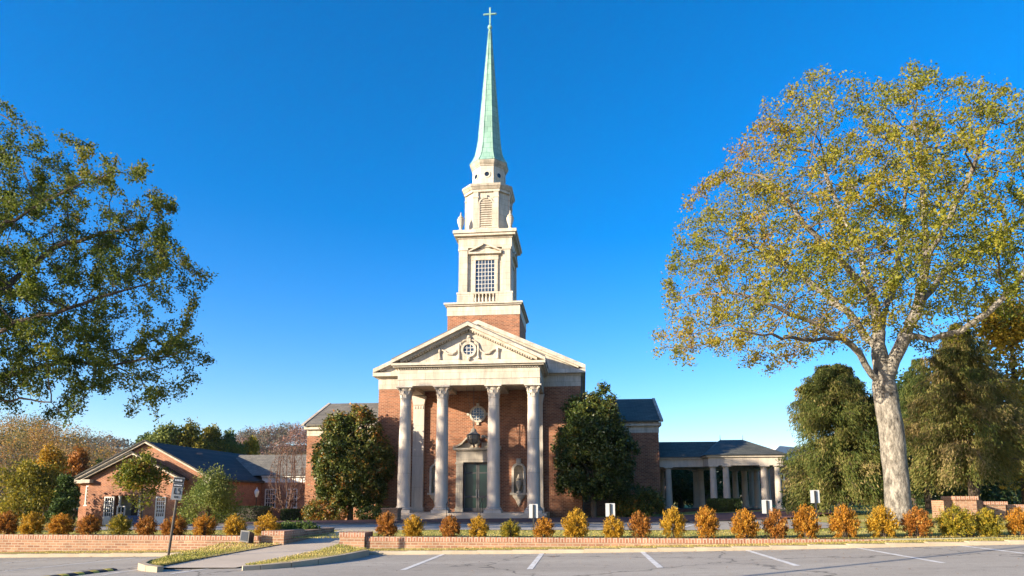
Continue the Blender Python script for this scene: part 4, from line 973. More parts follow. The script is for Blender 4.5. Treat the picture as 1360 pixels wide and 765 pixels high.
# ------------------------------------------------------------------ shrub row
def shrub_mesh(seed, n=5600):
    r = np.random.default_rng(seed); V = []; T = []
    ns = 140; a = r.uniform(0, 6.283, ns); el = np.arcsin(np.clip(r.uniform(-.85, 1.15, ns), -.85, 1))
    P = []; D = []
    for k in range(ns):
        d = np.array([math.cos(a[k])*math.cos(el[k]), math.sin(a[k])*math.cos(el[k]), math.sin(el[k])]); L = .385+r.uniform(-.04, .05)+(.03 if el[k] > .8 else 0)
        c = np.array([0, 0, .36]); m = n//ns; t = r.uniform(.4, 1.08, m)
        pts = c+d*L*np.array([1.08, 1.08, 1.])*t[:, None]+r.normal(size=(m, 3))*.03
        P.append(pts); dd = np.tile(d*.6+np.array([0, 0, .9]), (m, 1)); D.append(dd); T.append(np.clip(.5+r.normal()*.16+r.normal(size=m)*.16, 0, 1))
    P = np.vstack(P); D = np.vstack(D); P[:, 2] = np.maximum(P[:, 2], .02)
    global rng
    keep = rng; rng = r; q = quads(P, .056, D, asp=.5, spread=.5); rng = keep
    return raw_mesh('foliage', q, 4, np.concatenate(T))
SHM = [shrub_mesh(30+k) for k in range(5)]
def stems_mesh():
    mb = MB()
    for k in range(16):
        a = random.uniform(0, 6.28); e = random.uniform(.05, .25); mb.tube([(e*.25*math.cos(a), e*.25*math.sin(a), -.02), (e*.9*math.cos(a), e*.9*math.sin(a), .35), (e*1.3*math.cos(a), e*1.3*math.sin(a), .62)], [.012, .008, .004], 4)
    me = bpy.data.meshes.new('stems'); me.from_pydata(mb.v, [], mb.f); me.materials.append(M['bark_dark']); return me
STM = stems_mesh()
G = {}
def shrub(px, pt, pb, w, leaf, lab, Y=20.95):
    A = at(px, pb-1, Y); g = zu(A.x, Y); zt = at(px, pt, Y).z; h = max(.4, zt-g); wd = w*Y/F
    r = thing('shrub', lab, 'shrub', (A.x, Y, g), 'row of autumn shrubs behind the low brick wall')
    i = random.randrange(5); key = (i, leaf)
    if key not in G:
        me = SHM[i].copy(); me.materials.append(M[leaf]); G[key] = me
    f = bpy.data.objects.new('foliage', G[key]); s_ = bpy.data.objects.new('stems', STM)
    for o in (f, s_):
        C.objects.link(o); o.parent = r; o.scale = (wd/.90, wd/.90, h/.82); o.rotation_euler.z = random.uniform(0, 6.28)
for a_ in (
    (9, 680, 707, 32, 'leaf_rust', 'dark rusty shrub cut off by the left edge of the photo'),
    (41, 681, 708.5, 33, 'leaf_gold', 'golden shrub second from the left edge of the photo'),
    (80, 682, 709, 34, 'leaf_orange', 'amber shrub left of the brick hall corner'),
    (117.5, 684, 708.5, 31, 'leaf_rust', 'deep orange shrub under the hall corner window'),
    (159, 684, 709, 31, 'leaf_yellowgreen', 'olive gold shrub in front of the white hall door'),
    (194, 686, 709, 29, 'leaf_rust', 'small red orange shrub below the slim young tree'),
    (231, 684, 709, 34, 'leaf_rust', 'orange shrub directly behind the leaning sign post'),
    (271, 684, 710, 31, 'leaf_orange', 'orange brown shrub below the light green tree'),
    (311, 684, 710, 30, 'leaf_gold', 'golden shrub just left of the black flood light'),
    (355, 682, 709.5, 36, 'leaf_gold', 'bright yellow spreading shrub above the left brick end block'),
    (514, 681, 711, 29, 'leaf_rust', 'pinkish orange shrub first right of the walk'),
    (549, 684, 711.5, 30, 'leaf_gold', 'golden shrub in front of the leftmost portico column'),
    (597.6, 684, 712, 27, 'leaf_rust', 'orange upright shrub in front of the second portico column'),
    (635.5, 685, 712, 28, 'leaf_gold', 'golden shrub in front of the church door'),
    (677.5, 691, 712.5, 27, 'leaf_yellowgreen', 'smallest low greenish shrub right of the church door'),
    (722, 688, 712.5, 28, 'leaf_orange', 'low amber shrub beside the sign before the right portico column'),
    (764.8, 676, 713, 35, 'leaf_gold', 'tall spiky yellow shrub left of the right magnolia'),
    (814.5, 685, 712.5, 29, 'leaf_gold', 'golden shrub under the sign before the magnolia'),
    (850.5, 680, 711.5, 29, 'leaf_rust', 'rusty orange shrub in front of the dark bush'),
    (895, 675, 711.5, 32, 'leaf_gold', 'tall yellow shrub in front of the first colonnade column'),
    (939, 674, 710.5, 30, 'leaf_orange', 'orange gold shrub left of the clipped colonnade hedge'),
    (990, 676, 711, 34, 'leaf_orange', 'broad orange shrub in front of the middle of the colonnade'),
    (1030.5, 677, 711, 30, 'leaf_rust', 'pale rust shrub below the sign at the colonnade end'),
    (1071.5, 671, 711, 32, 'leaf_orange', 'tall orange shrub left of the tallest white sign'),
    (1122, 671, 707, 35, 'leaf_orange', 'orange shrub in front of the left conifer'),
    (1173, 672, 706.5, 36, 'leaf_gold', 'light amber shrub touching the left side of the oak trunk'),
    (1218, 675, 705.5, 36, 'leaf_rust', 'rusty shrub touching the right side of the oak trunk'),
    (1270.5, 672, 706, 41, 'leaf_yellowgreen', 'large yellow green shrub before the left gate pier'),
    (1312, 675, 706, 36, 'leaf_yellowgreen', 'yellow green shrub before the lower right gate pier'),
    (1356, 675, 704, 31, 'leaf_orange', 'amber shrub cut off by the right edge of the photo')): shrub(*a_)

# ------------------------------------------------------------------ clump trees: magnolias, bushes, hedges
def clump_crown(lobes, K, m, sig, size, tintf, surf=.75, asp=.6, updown=0., squash=1., outward=.35):
    c = np.array([l[:3] for l in lobes], float); rr = np.array([l[3:6] for l in lobes], float); w = rr.prod(1)**.67; w /= w.sum()
    k = rng.choice(len(lobes), K, p=w); d = rng.normal(size=(K, 3)); d /= np.linalg.norm(d, axis=1, keepdims=True)
    t = 1-(1-surf)*rng.random(K)[:, None]**.8; Cc = c[k]+d*rr[k]*t
    P = np.repeat(Cc, m, 0)+rng.normal(size=(K*m, 3))*sig*np.array([1, 1, squash]); D = np.repeat(d, m, 0)*outward
    tint = np.clip(tintf(P)+np.repeat(rng.normal(size=K)*.12, m)+rng.normal(size=K*m)*.12, 0, 1)
    return quads(P, size, D, updown=updown, asp=asp), tint
def simple_trunk(root, base, h, r, limbs, barkm, spread):
    mb = MB(); b = Vector(base); pts = [b+Vector((0, 0, -.1)), b+Vector((.02, 0, h*.3)), b+Vector((-.03, .02, h*.65)), b+Vector((.02, 0, h))]
    mb.tube(pts, [r*1.4, r, r*.75, r*.2], 9)
    for k in range(limbs):
        z = h*random.uniform(.2, .85); a = random.uniform(0, 6.28); L = spread*random.uniform(.5, .9)
        p0 = b+Vector((0, 0, z)); p1 = p0+Vector((math.cos(a)*L*.5, math.sin(a)*L*.5, L*.35)); p2 = p0+Vector((math.cos(a)*L, math.sin(a)*L, L*.55)); mb.tube([p0, p1, p2], [r*.4, r*.25, r*.06], 5)
    mb.build('trunk', M[barkm], root, None, True)
def leaf_tree(name, lab, cat, base, h, lobes, K, m, sig, size, leaf, tintf, trunk=(.12, 8), barkm='bark_dark', group=None, **kw):
    r = thing(name, lab, cat, base, group); L = [(base[0]+a, base[1]+b, base[2]+c, d, e, f) for a, b, c, d, e, f in lobes]
    q, t = clump_crown(L, K, m, sig, size, tintf, **kw); link_mesh('crown', raw_mesh('crown', q, 4, t), M[leaf], r)
    simple_trunk(r, base, h, trunk[0], trunk[1], barkm, max(l[3] for l in lobes)); return r
def mag_tint(z0, z1, sd): return lambda P: .42+.22*smooth_noise(P, .9, sd)+.45*np.clip((P[:, 2]-z0)/(z1-z0), 0, 1)**3*(.6+.6*smooth_noise(P, .8, sd+1))
b = at(465, 690, 46.3); b.z = zu(b.x, 46.3)
leaf_tree('magnolia_tree', 'dense dark green magnolia left of the church portico with orange tinged top', 'tree', b, 6.0,
          [(0, 0, 3.0, 2.75, 2.4, 2.2), (-.1, 0, 4.9, 2.65, 2.3, 1.9), (.15, 0, 6.3, 1.9, 1.7, 1.35), (.5, 0, 7.4, .8, .8, .75), (-.9, -.3, 6.5, 1.1, 1.1, 1.0), (1.2, 0, 4.0, 1.8, 1.8, 1.8), (-1.2, 0, 3.9, 1.7, 1.7, 1.7), (-1.0, .2, 2.0, 1.5, 1.4, 1.0), (.9, 0, 1.9, 1.5, 1.4, 1.0)], 1250, 36, .15, .19, 'leaf_magnolia', lambda P, f=mag_tint(b.z+4.2, b.z+8.1, 3): f(P)+.13, (.16, 14), surf=.7)
b = at(789, 690, 45.6); b.z = zu(b.x, 45.6)
leaf_tree('magnolia_tree', 'dense dark green magnolia right of the church portico with spiky reddish top', 'tree', b, 6.5,
          [(0, 0, 3.2, 2.6, 2.3, 2.0), (.05, 0, 5.1, 2.55, 2.2, 1.9), (.1, 0, 6.5, 1.95, 1.8, 1.5), (.75, 0, 7.9, .75, .75, .95), (-1.1, 0, 7.3, .7, .7, .8), (-.3, 0, 7.4, .8, .8, .8), (1.3, 0, 4.2, 1.6, 1.7, 1.7), (-1.2, 0, 4.4, 1.5, 1.6, 1.6), (-1.4, 0, 2.3, 1.1, 1.2, .8), (1.0, 0, 2.2, 1.4, 1.4, .9)], 1200, 36, .15, .19, 'leaf_magnolia', lambda P, f=mag_tint(b.z+5.0, b.z+8.6, 9): f(P)-.08, (.16, 14), surf=.7)
def bush(name, lab, cat, px, py, Y, lobes, K, m, sig, size, leaf, tb, group=None, **kw):
    b = at(px, py, Y); b.z = zu(b.x, Y); L = [(b.x+a, b.y+c, b.z+d, e, f, g) for a, c, d, e, f, g in lobes]
    q, t = clump_crown(L, K, m, sig, size, lambda P: tb+.2*smooth_noise(P, .5, int(px)), **kw); o = link_mesh(name, raw_mesh(name, q, 4, t), M[leaf], None, b); return tag(o, lab, cat, group)
bush('bush', 'broad dark hydrangea bush with buff flower heads at the foot of the right wing', 'bush', 846, 688, 47.2, [(0, 0, 1.1, 1.7, 1.3, 1.0), (-.7, 0, .8, 1.1, 1, .8), (.8, 0, .8, 1.0, 1, .8)], 330, 26, .12, .16, 'leaf_magnolia', .55)
bush('bush', 'golden orange bush at the foot of the left wing beside the magnolia', 'bush', 428, 690, 45.8, [(0, 0, .8, 1.1, .9, .75), (.9, 0, .7, 1, .9, .7), (-.6, 0, .6, .8, .8, .6)], 240, 26, .1, .13, 'leaf_magnolia', .82)
bush('bush', 'dark green bush in front of the magnolia trunk left of the portico', 'bush', 494, 690, 45.3, [(0, 0, .5, 1.2, .8, .5), (.9, 0, .4, .8, .7, .45)], 150, 24, .1, .14, 'leaf_magnolia', .45)
def hedge(lab, xa, xb, ya, yb, z0, z1, n, grp):
    P = []; 
    for _ in range(n):
        x, y, z = random.uniform(xa, xb), random.uniform(ya, yb), random.uniform(z0, z1); f = random.random()
        if f < .45: y = ya+random.uniform(-.04, .06)
        elif f < .8: z = z1+random.uniform(-.06, .05)
        elif f < .9: x = xa+random.uniform(-.04, .05)
        else: x = xb+random.uniform(-.05, .04)
        P.append((x, y, z))
    P = np.array(P); t = np.clip(.5+.2*smooth_noise(P, .4, 5)+rng.normal(size=n)*.15, 0, 1); c = Vector(((xa+xb)/2, (ya+yb)/2, z0))
    o = link_mesh('hedge', raw_mesh('hedge', quads(P, .10, asp=.6), 4, t), M['leaf_hedge'], None, c); tag(o, lab, 'hedge', grp)
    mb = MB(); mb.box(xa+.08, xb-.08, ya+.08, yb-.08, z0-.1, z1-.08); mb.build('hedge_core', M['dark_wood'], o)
A = at(288, 690, 56); B = at(352, 690, 56); hedge('long clipped green hedge in front of the brick wing', A.x, B.x, 56, 57.5, -.7, at(320, 673, 56).z, 5000, 'clipped hedges')
A = at(372, 690, 52); B = at(402, 690, 52); hedge('low dark hedge between the bare tree and the left wing corner', A.x, B.x, 52, 53, -.4, at(390, 677, 52).z, 2500, 'clipped hedges')
A = at(943, 680, 47.8); B = at(985, 680, 47.8); hedge('rounded dark hedge between the colonnade columns', A.x, B.x, 47.8, 49, .6, at(962, 663, 47.8).z, 4000, 'clipped hedges')
A = at(890, 680, 46.5); B = at(1000, 680, 46.5); 
for px_, lb in ((388, 'low green plant at the back of the left brick end block'), (404, 'low leafy green plant farthest right beside the walk'), (375, 'low dark green plant right of the bright yellow shrub')):
    bush('plant', lb, 'plant', px_, 706, 23.2 if px_ > 380 else 21.6, [(0, 0, .18, .33, .3, .22), (.2, .1, .15, .25, .25, .2)], 60, 16, .06, .09, 'leaf_green', .45, 'low plants by the walk')

# ------------------------------------------------------------------ conifers
def conifer(lab, px, Y, h, prof, nb, leaf='leaf_conifer', bare=.12, lsz=.14, tb=.5, seed=1):
    b = at(px, 690, Y); b.z = zu(b.x, Y); r = thing('conifer_tree', lab, 'tree', b, 'drooping conifers on the right lawn'); rg = np.random.default_rng(seed); mb = MB()
    mb.tube([b+Vector((0, 0, -.1)), b+Vector((.05, 0, h*.5)), b+Vector((0, 0, h*.97))], [.26, .17, .02], 9); P = []; D = []; T = []
    for k in range(nb):
        t = rg.uniform(bare, 1)**.9; z = h*t; L = np.interp(t, [q[0] for q in prof], [q[1] for q in prof])*rg.uniform(.55, 1.14)
        a = rg.uniform(0, 6.283); ca, sa = math.cos(a), math.sin(a); pts = []
        lift = .16 if t > .45 else .05; dr = rg.uniform(.1, .28)
        for q in range(6):
            s_ = q/5; pts.append(np.array([b.x+ca*L*s_, b.y+sa*L*s_, b.z+z+L*(lift*s_-dr*s_*s_*1.5)]))
        mb.tube([tuple(p) for p in pts], [.05*(1-q/6)*(.4+L/3) for q in range(6)], 4)
        m = int(130+190*L); s_ = rg.uniform(.15, 1.03, m)**.75; base = np.array([np.interp(s_, np.linspace(0, 1, 6), [p[i] for p in pts]) for i in range(3)]).T
        side = rg.normal(size=m)*.16*(.6+L*.25); hang = np.abs(rg.normal(size=m))*.40*(.5+.25*L)-.12
        base[:, 0] += -sa*side; base[:, 1] += ca*side; base[:, 2] -= hang; P.append(base)
        D.append(np.stack([ca*.5+rg.normal(size=m)*.25, sa*.5+rg.normal(size=m)*.25, -.8+rg.normal(size=m)*.3], 1)); T.append(np.clip(tb+rg.normal()*.13+rg.normal(size=m)*.15, 0, 1))
    P = np.vstack(P); D = np.vstack(D); link_mesh('crown', raw_mesh('crown', quads(P, lsz*1.25, D, asp=.22, spread=.25), 4, np.concatenate(T)), M[leaf], r); mb.build('trunk', M['bark_dark'], r)
conifer('broad olive green drooping conifer between the colonnade and the big oak', 1120, 38, 8.1, [(0, 2.0), (.15, 2.5), (.4, 2.9), (.6, 2.7), (.8, 2.2), (.92, 1.5), (1, .6)], 300, tb=.5, seed=4)
conifer('tall shaggy olive conifer with bare trunk right of the big oak', 1297, 34, 9.1, [(0, 1.0), (.25, 2.7), (.45, 2.8), (.7, 2.1), (.88, 1.2), (1, .3)], 250, bare=.22, tb=.72, seed=5)
conifer('dark slim conifer behind the right side of the oak trunk', 1236, 46, 9.6, [(0, 2.2), (.3, 2.8), (.6, 2.2), (1, .3)], 170, tb=.32, seed=6)

# ------------------------------------------------------------------ the two big oaks
def P3(px, py, Y): return tuple(at(px, py, Y))
YO = 28.
bs = at(1193, 694, YO); bs.z = zu(bs.x, YO)-.1
limbs = [('t', None, [tuple(bs), P3(1191, 640, YO), P3(1186, 590, YO), P3(1179, 545, YO), P3(1174, 512, YO)]),
         ('a', 't', [P3(1158, 498, YO-.2), P3(1142, 470, YO-.5), P3(1118, 448, YO-1), P3(1085, 430, YO-1.6), P3(1050, 418, YO-2.2), P3(1010, 400, YO-2.6)]),
         ('b', 't', [P3(1168, 470, YO+.3), P3(1166, 430, YO+.6), P3(1158, 385, YO+.8), P3(1140, 330, YO+1), P3(1112, 270, YO+1.4), P3(1090, 215, YO+1.6)]),
         ('c', 't', [P3(1186, 480, YO+.1), P3(1203, 445, YO+.2), P3(1222, 400, YO), P3(1230, 345, YO-.4), P3(1228, 280, YO-.6), P3(1222, 210, YO-.6), P3(1215, 150, YO-.6)]),
         ('d', 'c', [])]
limbs = limbs[:4]
pos, par, nm = limb_nodes(limbs, .45)
def near(pt): 
    d = [np.linalg.norm(np.array(p)-np.array(pt)) for p in pos]; return int(np.argmin(d))
def add_limb(frm, pts):
    last = near(frm); prev = np.array(pos[last])
    for p in pts:
        p = np.array(p); k = max(1, int(np.linalg.norm(p-prev)/.45)); p0 = prev
        for q in range(1, k+1): pos.append(p0+(p-p0)*q/k+rng.normal(size=3)*.04); par.append(last); last = len(pos)-1
        prev = p
add_limb(P3(1203, 445, YO), [P3(1235, 452, YO-.8), P3(1275, 438, YO-1.6), P3(1310, 418, YO-2.2), P3(1340, 392, YO-2.6), P3(1365, 350, YO-2.8)])
add_limb(P3(1222, 400, YO), [P3(1255, 365, YO+1), P3(1295, 335, YO+2), P3(1340, 305, YO+2.6), P3(1390, 270, YO+3)])
add_limb(P3(1168, 460, YO), [P3(1135, 425, YO+1.2), P3(1100, 395, YO+2.2), P3(1060, 360, YO+3), P3(1010, 330, YO+3.6)])
add_limb(P3(1118, 448, YO-1), [P3(1080, 452, YO-2.6), P3(1040, 448, YO-3.6), P3(980, 440, YO-4.4)])
add_limb(P3(1158, 385, YO), [P3(1120, 350, YO-1.4), P3(1070, 300, YO-2.4), P3(1030, 250, YO-2.8)])
add_limb(P3(1230, 345, YO), [P3(1260, 290, YO-1.6), P3(1290, 230, YO-2.4), P3(1310, 170, YO-2.6)])
add_limb(P3(1166, 430, YO), [P3(1190, 370, YO+2.5), P3(1200, 300, YO+4), P3(1205, 230, YO+4.6)])
out = [(858, 462), (876, 400), (882, 340), (905, 270), (915, 225), (955, 200), (985, 150), (1035, 108), (1080, 88), (1130, 105), (1165, 110), (1195, 78), (1235, 88), (1275, 95), (1330, 112), (1385, 150), (1440, 220), (1490, 300), (1500, 380), (1440, 420), (1370, 420), (1330, 405), (1290, 425), (1250, 470), (1215, 450), (1180, 455), (1140, 455), (1105, 465), (1060, 470), (1030, 508), (1000, 485), (960, 470), (930, 495), (895, 480)]
poly = [(at(x, y, YO).x, at(x, y, YO).z) for x, y in out]
A = crown_points(poly, YO, 8.2, 5200, 6.5, bs.x)
pos, par = colonize(A, pos, par, .38, 3.6, .6, 110, trop=(0, 0, .03))
oak = thing('oak_tree', 'tall spreading oak with pale trunk and thin yellow green autumn leaves on the right', 'tree', bs)
oak_t = lambda P: .41+.24*smooth_noise(P, 2.2, 21)-.012*(P[:, 0]-bs.x)*2+.05*np.clip((P[:, 2]-10)/8, 0, 1)
finish_tree(oak, np.array(pos), par, .009, .45, M['bark_pale'], M['leaf_oak'], 116000, .115, .018, oak_t, .14, updown=-.3)
o3 = copy_tree(oak); o3.location = (-38.5, 20, -.2); o3.rotation_euler.z = 2.2; o3.scale = (1, 1, 1.04); o3['label'] = 'thin leaved oak standing out of view to the left, its shade dappling the church columns'
# left oak: trunk outside the picture
YL = 22.
bl = Vector((at(-190, 660, YL).x, YL, zu(-20, 22)-.1))
limbs = [('t', None, [tuple(bl), (bl.x+.05, YL, bl.z+1.6), (bl.x+.1, YL, bl.z+3.2)])]
pos, par, nm = limb_nodes(limbs, .45)
def LP(px, py, dy): return P3(px, py, YL+dy)
tp = (bl.x+.1, YL, bl.z+3.2)
add_limb(tp, [LP(-150, 450, .3), LP(-120, 350, .8), LP(-80, 260, 1), LP(-40, 190, 1.2), LP(-10, 150, 1.3)])
add_limb(tp, [LP(-140, 500, -.4), LP(-60, 460, -1), LP(20, 430, -1.4), LP(90, 410, -1.6), LP(150, 390, -1.4), LP(210, 370, -1.2)])
add_limb(tp, [LP(-130, 520, .8), LP(-40, 510, 1.8), LP(40, 492, 2), LP(95, 480, 1.8), LP(150, 485, 1.2), LP(230, 470, .6)])
add_limb(LP(-120, 350, .8), [LP(-50, 330, -.6), LP(20, 290, -1.2), LP(90, 250, -1.2), LP(150, 230, -1)])
add_limb(LP(-60, 460, -1), [LP(10, 380, .6), LP(70, 330, 1), LP(140, 310, 1), LP(210, 300, .8)])
add_limb(tp, [LP(-260, 430, .5), LP(-340, 380, 1), LP(-400, 300, 1)])
add_limb(LP(-40, 510, 1.8), [LP(-10, 530, -1), LP(40, 530, -2)])
add_limb(LP(150, 485, 1.2), [LP(185, 500, .8), LP(205, 530, .6), LP(210, 552, .6)])
add_limb(LP(95, 480, 1.8), [LP(110, 510, 1.4), LP(112, 540, 1.2)])
add_limb(LP(40, 530, -2), [LP(70, 535, -2.2), LP(85, 555, -2.2)])
add_limb(LP(150, 485, 1.2), [LP(170, 505, 1.5), LP(178, 535, 1.6), LP(176, 548, 1.6)])
out = [(-40, 120), (20, 128), (45, 165), (105, 178), (160, 195), (200, 215), (218, 255), (195, 290), (225, 292), (262, 320), (270, 352), (235, 375), (225, 410), (268, 440), (280, 470), (245, 492), (250, 515), (215, 530), (200, 555), (165, 520), (110, 515), (95, 550), (60, 545), (20, 560), (-60, 560), (-200, 520), (-330, 500), (-450, 400), (-430, 260), (-300, 160), (-150, 110)]
poly = [(at(x, y, YL).x, at(x, y, YL).z) for x, y in out]
A = crown_points(poly, YL, 5.5, 4600, 4.5)
pos, par = colonize(A, pos, par, .34, 3.0, .55, 90)
oakl = thing('oak_tree', 'dark leafy green oak reaching into the picture from the left edge', 'tree', bl)
finish_tree(oakl, np.array(pos), par, .008, .40, M['bark_dark'], M['leaf_oak_green'], 215000, .108, .018, lambda P: .36+.24*smooth_noise(P, 1.6, 5)+.15*np.clip((P[:, 2]-9)/5, 0, 1), .115)

# ------------------------------------------------------------------ other trees
def mid_tree(name, lab, px, pt, pb, wpx, Y, leaf, tb, size, K=420, m=26, trunk=.15, grp=None, seed=0, zb=None, low=.15, sq_=1.):
    b = at(px, 690, Y); b.z = zu(b.x, Y) if zb is None else zb; zt = at(px, pt, Y).z; h = zt-b.z; w = wpx*Y/F/2; rs = random.Random(seed+int(px)); lobes = []
    for k in range(11):
        t = rs.uniform(low+.1, .9); ww = w*math.sin(math.pi*min(1, .25+t*.72))**.7; a = rs.uniform(0, 6.28); rr = rs.uniform(.34, .55)*w
        lobes.append((math.cos(a)*(ww-rr*.8), math.sin(a)*(ww-rr*.8), h*t*sq_, rr, rr, min(rr*.85, h*.25)))
    lobes.append((0, 0, h*.58, w*.62, w*.62, h*.34)); lobes.append((rs.uniform(-.2, .2)*w, 0, h*.86, w*.35, w*.35, h*.14))
    return leaf_tree(name, lab, 'tree', b, h*.8, lobes, K, m, w*.10, size, leaf, lambda P: tb+.22*smooth_noise(P, w*.4, seed), (trunk, 12), group=grp, surf=.55)
mid_tree('tree', 'small slim tree with bronze green leaves in front of the hall porch', 186, 600, 690, 78, 50, 'leaf_oak_green', .55, .20, 260, 24, .07, seed=3, low=.5)
mid_tree('tree', 'light green bushy tree in front of the brick hall right corner', 277, 626, 690, 78, 48, 'leaf_green', .82, .15, 420, 26, .08, seed=4, low=.05)
mid_tree('tree', 'tan brown bushy tree at the left edge behind the shrubs', 32, 612, 690, 100, 52, 'leaf_yellowgreen', .42, .22, 420, 26, .12, 'trees left of the hall', 5, low=0)
mid_tree('tree', 'bright yellow tree top above the tan tree left of the hall', 58, 592, 690, 60, 60, 'leaf_gold', .5, .24, 280, 26, .12, 'trees left of the hall', 6)
mid_tree('tree', 'dark green round tree against the left corner of the hall', 82, 632, 690, 42, 52, 'leaf_green', .2, .2, 320, 26, .12, 'trees left of the hall', 7, low=0)
mid_tree('tree', 'orange brown tree right of the yellow tree top', 98, 595, 690, 56, 66, 'leaf_rust', .45, .25, 280, 26, .12, 'trees left of the hall', 8)
mid_tree('tree', 'yellow green slim tree touching the hall gable eave', 122, 610, 690, 34, 62, 'leaf_green', .85, .22, 200, 24, .1, 'trees left of the hall', 9)
for i, (px, pt, w, tb, lf, lb) in enumerate(((212, 564, 72, .75, 'leaf_green', 'deep green tree behind the hall gable peak'), (246, 560, 70, .30, 'leaf_yellowgreen', 'tallest green tree behind the hall roof ridge'), (188, 574, 56, .6, 'leaf_green', 'lower green tree left behind the hall gable peak'),
        (274, 565, 60, .42, 'leaf_yellowgreen', 'olive yellow tree behind the middle of the hall roof'), (300, 570, 54, .5, 'leaf_green', 'dark green tree behind the right part of the hall roof'), (326, 580, 42, .6, 'leaf_yellowgreen', 'small green gold tree last to the right behind the hall roof'))):
    mid_tree('tree', lb, px, pt, 690, w, 98+i*2, lf, tb, .42, 520, 26, .25, 'green trees behind the hall roof', 20+i, low=0)
mid_tree('tree', 'yellow orange leaved tree behind the conifer at the right edge', 1368, 395, 690, 140, 37, 'leaf_yellowgreen', .8, .2, 560, 26, .2, seed=41, low=.1)
mid_tree('tree', 'dark green tree filling in behind the conifers left of the oak trunk', 1215, 500, 690, 110, 54, 'leaf_hedge', .6, .26, 420, 26, .2, seed=42, low=0)
mid_tree('tree', 'dark green broad tree low behind the shaggy conifer', 1285, 560, 690, 130, 50, 'leaf_hedge', .5, .25, 420, 26, .2, seed=43, low=0)
mid_tree('tree', 'dark tree in the court behind the left of the colonnade', 905, 618, 690, 70, 64, 'leaf_hedge', .7, .25, 360, 26, .2, 'trees in the court behind the colonnade', seed=44, low=0)
mid_tree('tree', 'dark tree in the court behind the middle of the colonnade', 968, 612, 690, 75, 66, 'leaf_hedge', .8, .25, 360, 26, .2, 'trees in the court behind the colonnade', seed=45, low=0)
mid_tree('tree', 'dark round tree in the court seen between the two front colonnade column pairs', 938, 615, 690, 40, 61, 'leaf_hedge', .75, .25, 300, 26, .2, 'trees in the court behind the colonnade', seed=47, low=0)
mid_tree('tree', 'low dark green tree between the colonnade end and the left conifer', 1075, 630, 690, 60, 46, 'leaf_hedge', .45, .2, 260, 26, .12, seed=46, low=0)
# bare reddish twiggy tree beside the left wing
b = at(381, 690, 54); b.z = zu(b.x, 54); r = thing('bare_tree', 'bare reddish brown twiggy tree left of the church wing', 'tree', b)
rt = at(381, 592, 54).z; A = []
while len(A) < 1900:
    x, y, t = random.uniform(-1, 1), random.uniform(-1, 1), random.uniform(.12, 1); wv = 1.75*math.sin(math.pi*min(1, .12+t*.8))**.6
    if x*x+y*y < 1: A.append((b.x+x*wv, b.y+y*wv, b.z+(rt-b.z)*t))
pos = [np.array(b)]; par = [-1]
for k in range(5):
    a = k*1.256+.3; last = 0
    for q in range(1, 5): pos.append(np.array(b)+np.array([math.cos(a)*.1*q, math.sin(a)*.1*q, .32*q])); par.append(last); last = len(pos)-1
pos, par = colonize(A, pos, par, .17, 1.6, .19, 90, trop=(0, 0, .15)); finish_tree(r, pos, par, .011, .16, M['twig_red'], M['leaf_rust'], 700, .1, .02, lambda P: .15+0*P[:, 0], .06, flare=False)

# ------------------------------------------------------------------ hills and far woods
def hill(name, prof, Y0, Y1, mat, woods=None):      # prof: (pixel x, pixel y of the bare ridge) seen at depth Y1
    xs = []; zs = []
    for px, py in prof: p = at(px, py, Y1); xs.append(p.x); zs.append(p.z)
    X = np.linspace(xs[0], xs[-1], 40); Yv = np.linspace(Y0, Y1+(Y1-Y0)*.5, 18)
    def zf(x, y):
        top = float(np.interp(x*Y1/y if y < Y1 else x, xs, zs)); t = min(1, (y-Y0)/(Y1-Y0)); s_ = t*t*(3-2*t); return -1.2+(top+1.2)*s_
    sheet(name, list(X), list(Yv), zf, mat); return zf, X, Yv
def wood(name, zf, X, Y0, Y1, n, h, r, nq, size, leaf, tb, sd, lab, ts=.25, xcut=None):
    rg = np.random.default_rng(sd); P = []; T = []
    for _ in range(n):
        x, y = rg.uniform(X[0], X[-1]), rg.uniform(Y0, Y1); z = zf(x, y); hh = h*rg.uniform(.7, 1.2); rr = r*rg.uniform(.7, 1.25)
        d = rg.normal(size=(nq, 3)); d /= np.linalg.norm(d, axis=1, keepdims=True); t = rg.uniform(.55, 1, (nq, 1))
        P.append(np.array([x, y, z+hh*.6])+d*t*np.array([rr, rr, hh*.45])+rg.normal(size=(nq, 3))*rr*.1); T.append(np.clip(tb+rg.normal()*ts+rg.normal(size=nq)*.08, 0, 1))
    P = np.vstack(P); o = link_mesh(name, raw_mesh(name, quads(P, size, asp=.75), 4, np.concatenate(T)), M[leaf]); return tag(o, lab, 'woods', None, 'stuff')
zf, X, Yv = hill('hill', [(-500, 600), (-200, 602), (0, 606), (60, 612), (100, 622), (135, 645), (165, 662), (200, 668), (300, 670)], 75, 135, M['forest_floor'])
wood('hillside_woods', zf, X, 80, 150, 420, 8.5, 2.8, 560, .27, 'leaf_wood', .60, 11, 'brown and rust autumn woods on the hillside at the left', ts=.22)
zf, X, Yv = hill('far_hill', [(120, 640), (200, 612), (260, 618), (300, 604), (340, 596), (380, 592), (420, 592), (520, 594), (700, 610), (900, 640)], 190, 320, M['forest_floor'])
wood('far_woods', zf, X, 200, 335, 1000, 10, 4.0, 280, .55, 'leaf_far', .55, 12, 'purplish brown autumn woods on the far hill', ts=.28)
zf, X, Yv = hill('ridge', [(-900, 612), (-300, 600), (60, 592), (130, 593), (185, 600), (250, 612), (400, 630)], 500, 760, M['forest_floor'])
wood('ridge_woods', zf, X, 560, 790, 900, 12, 7, 70, 2.4, 'leaf_ridge', .5, 13, 'hazy blue grey woods on the distant ridge')
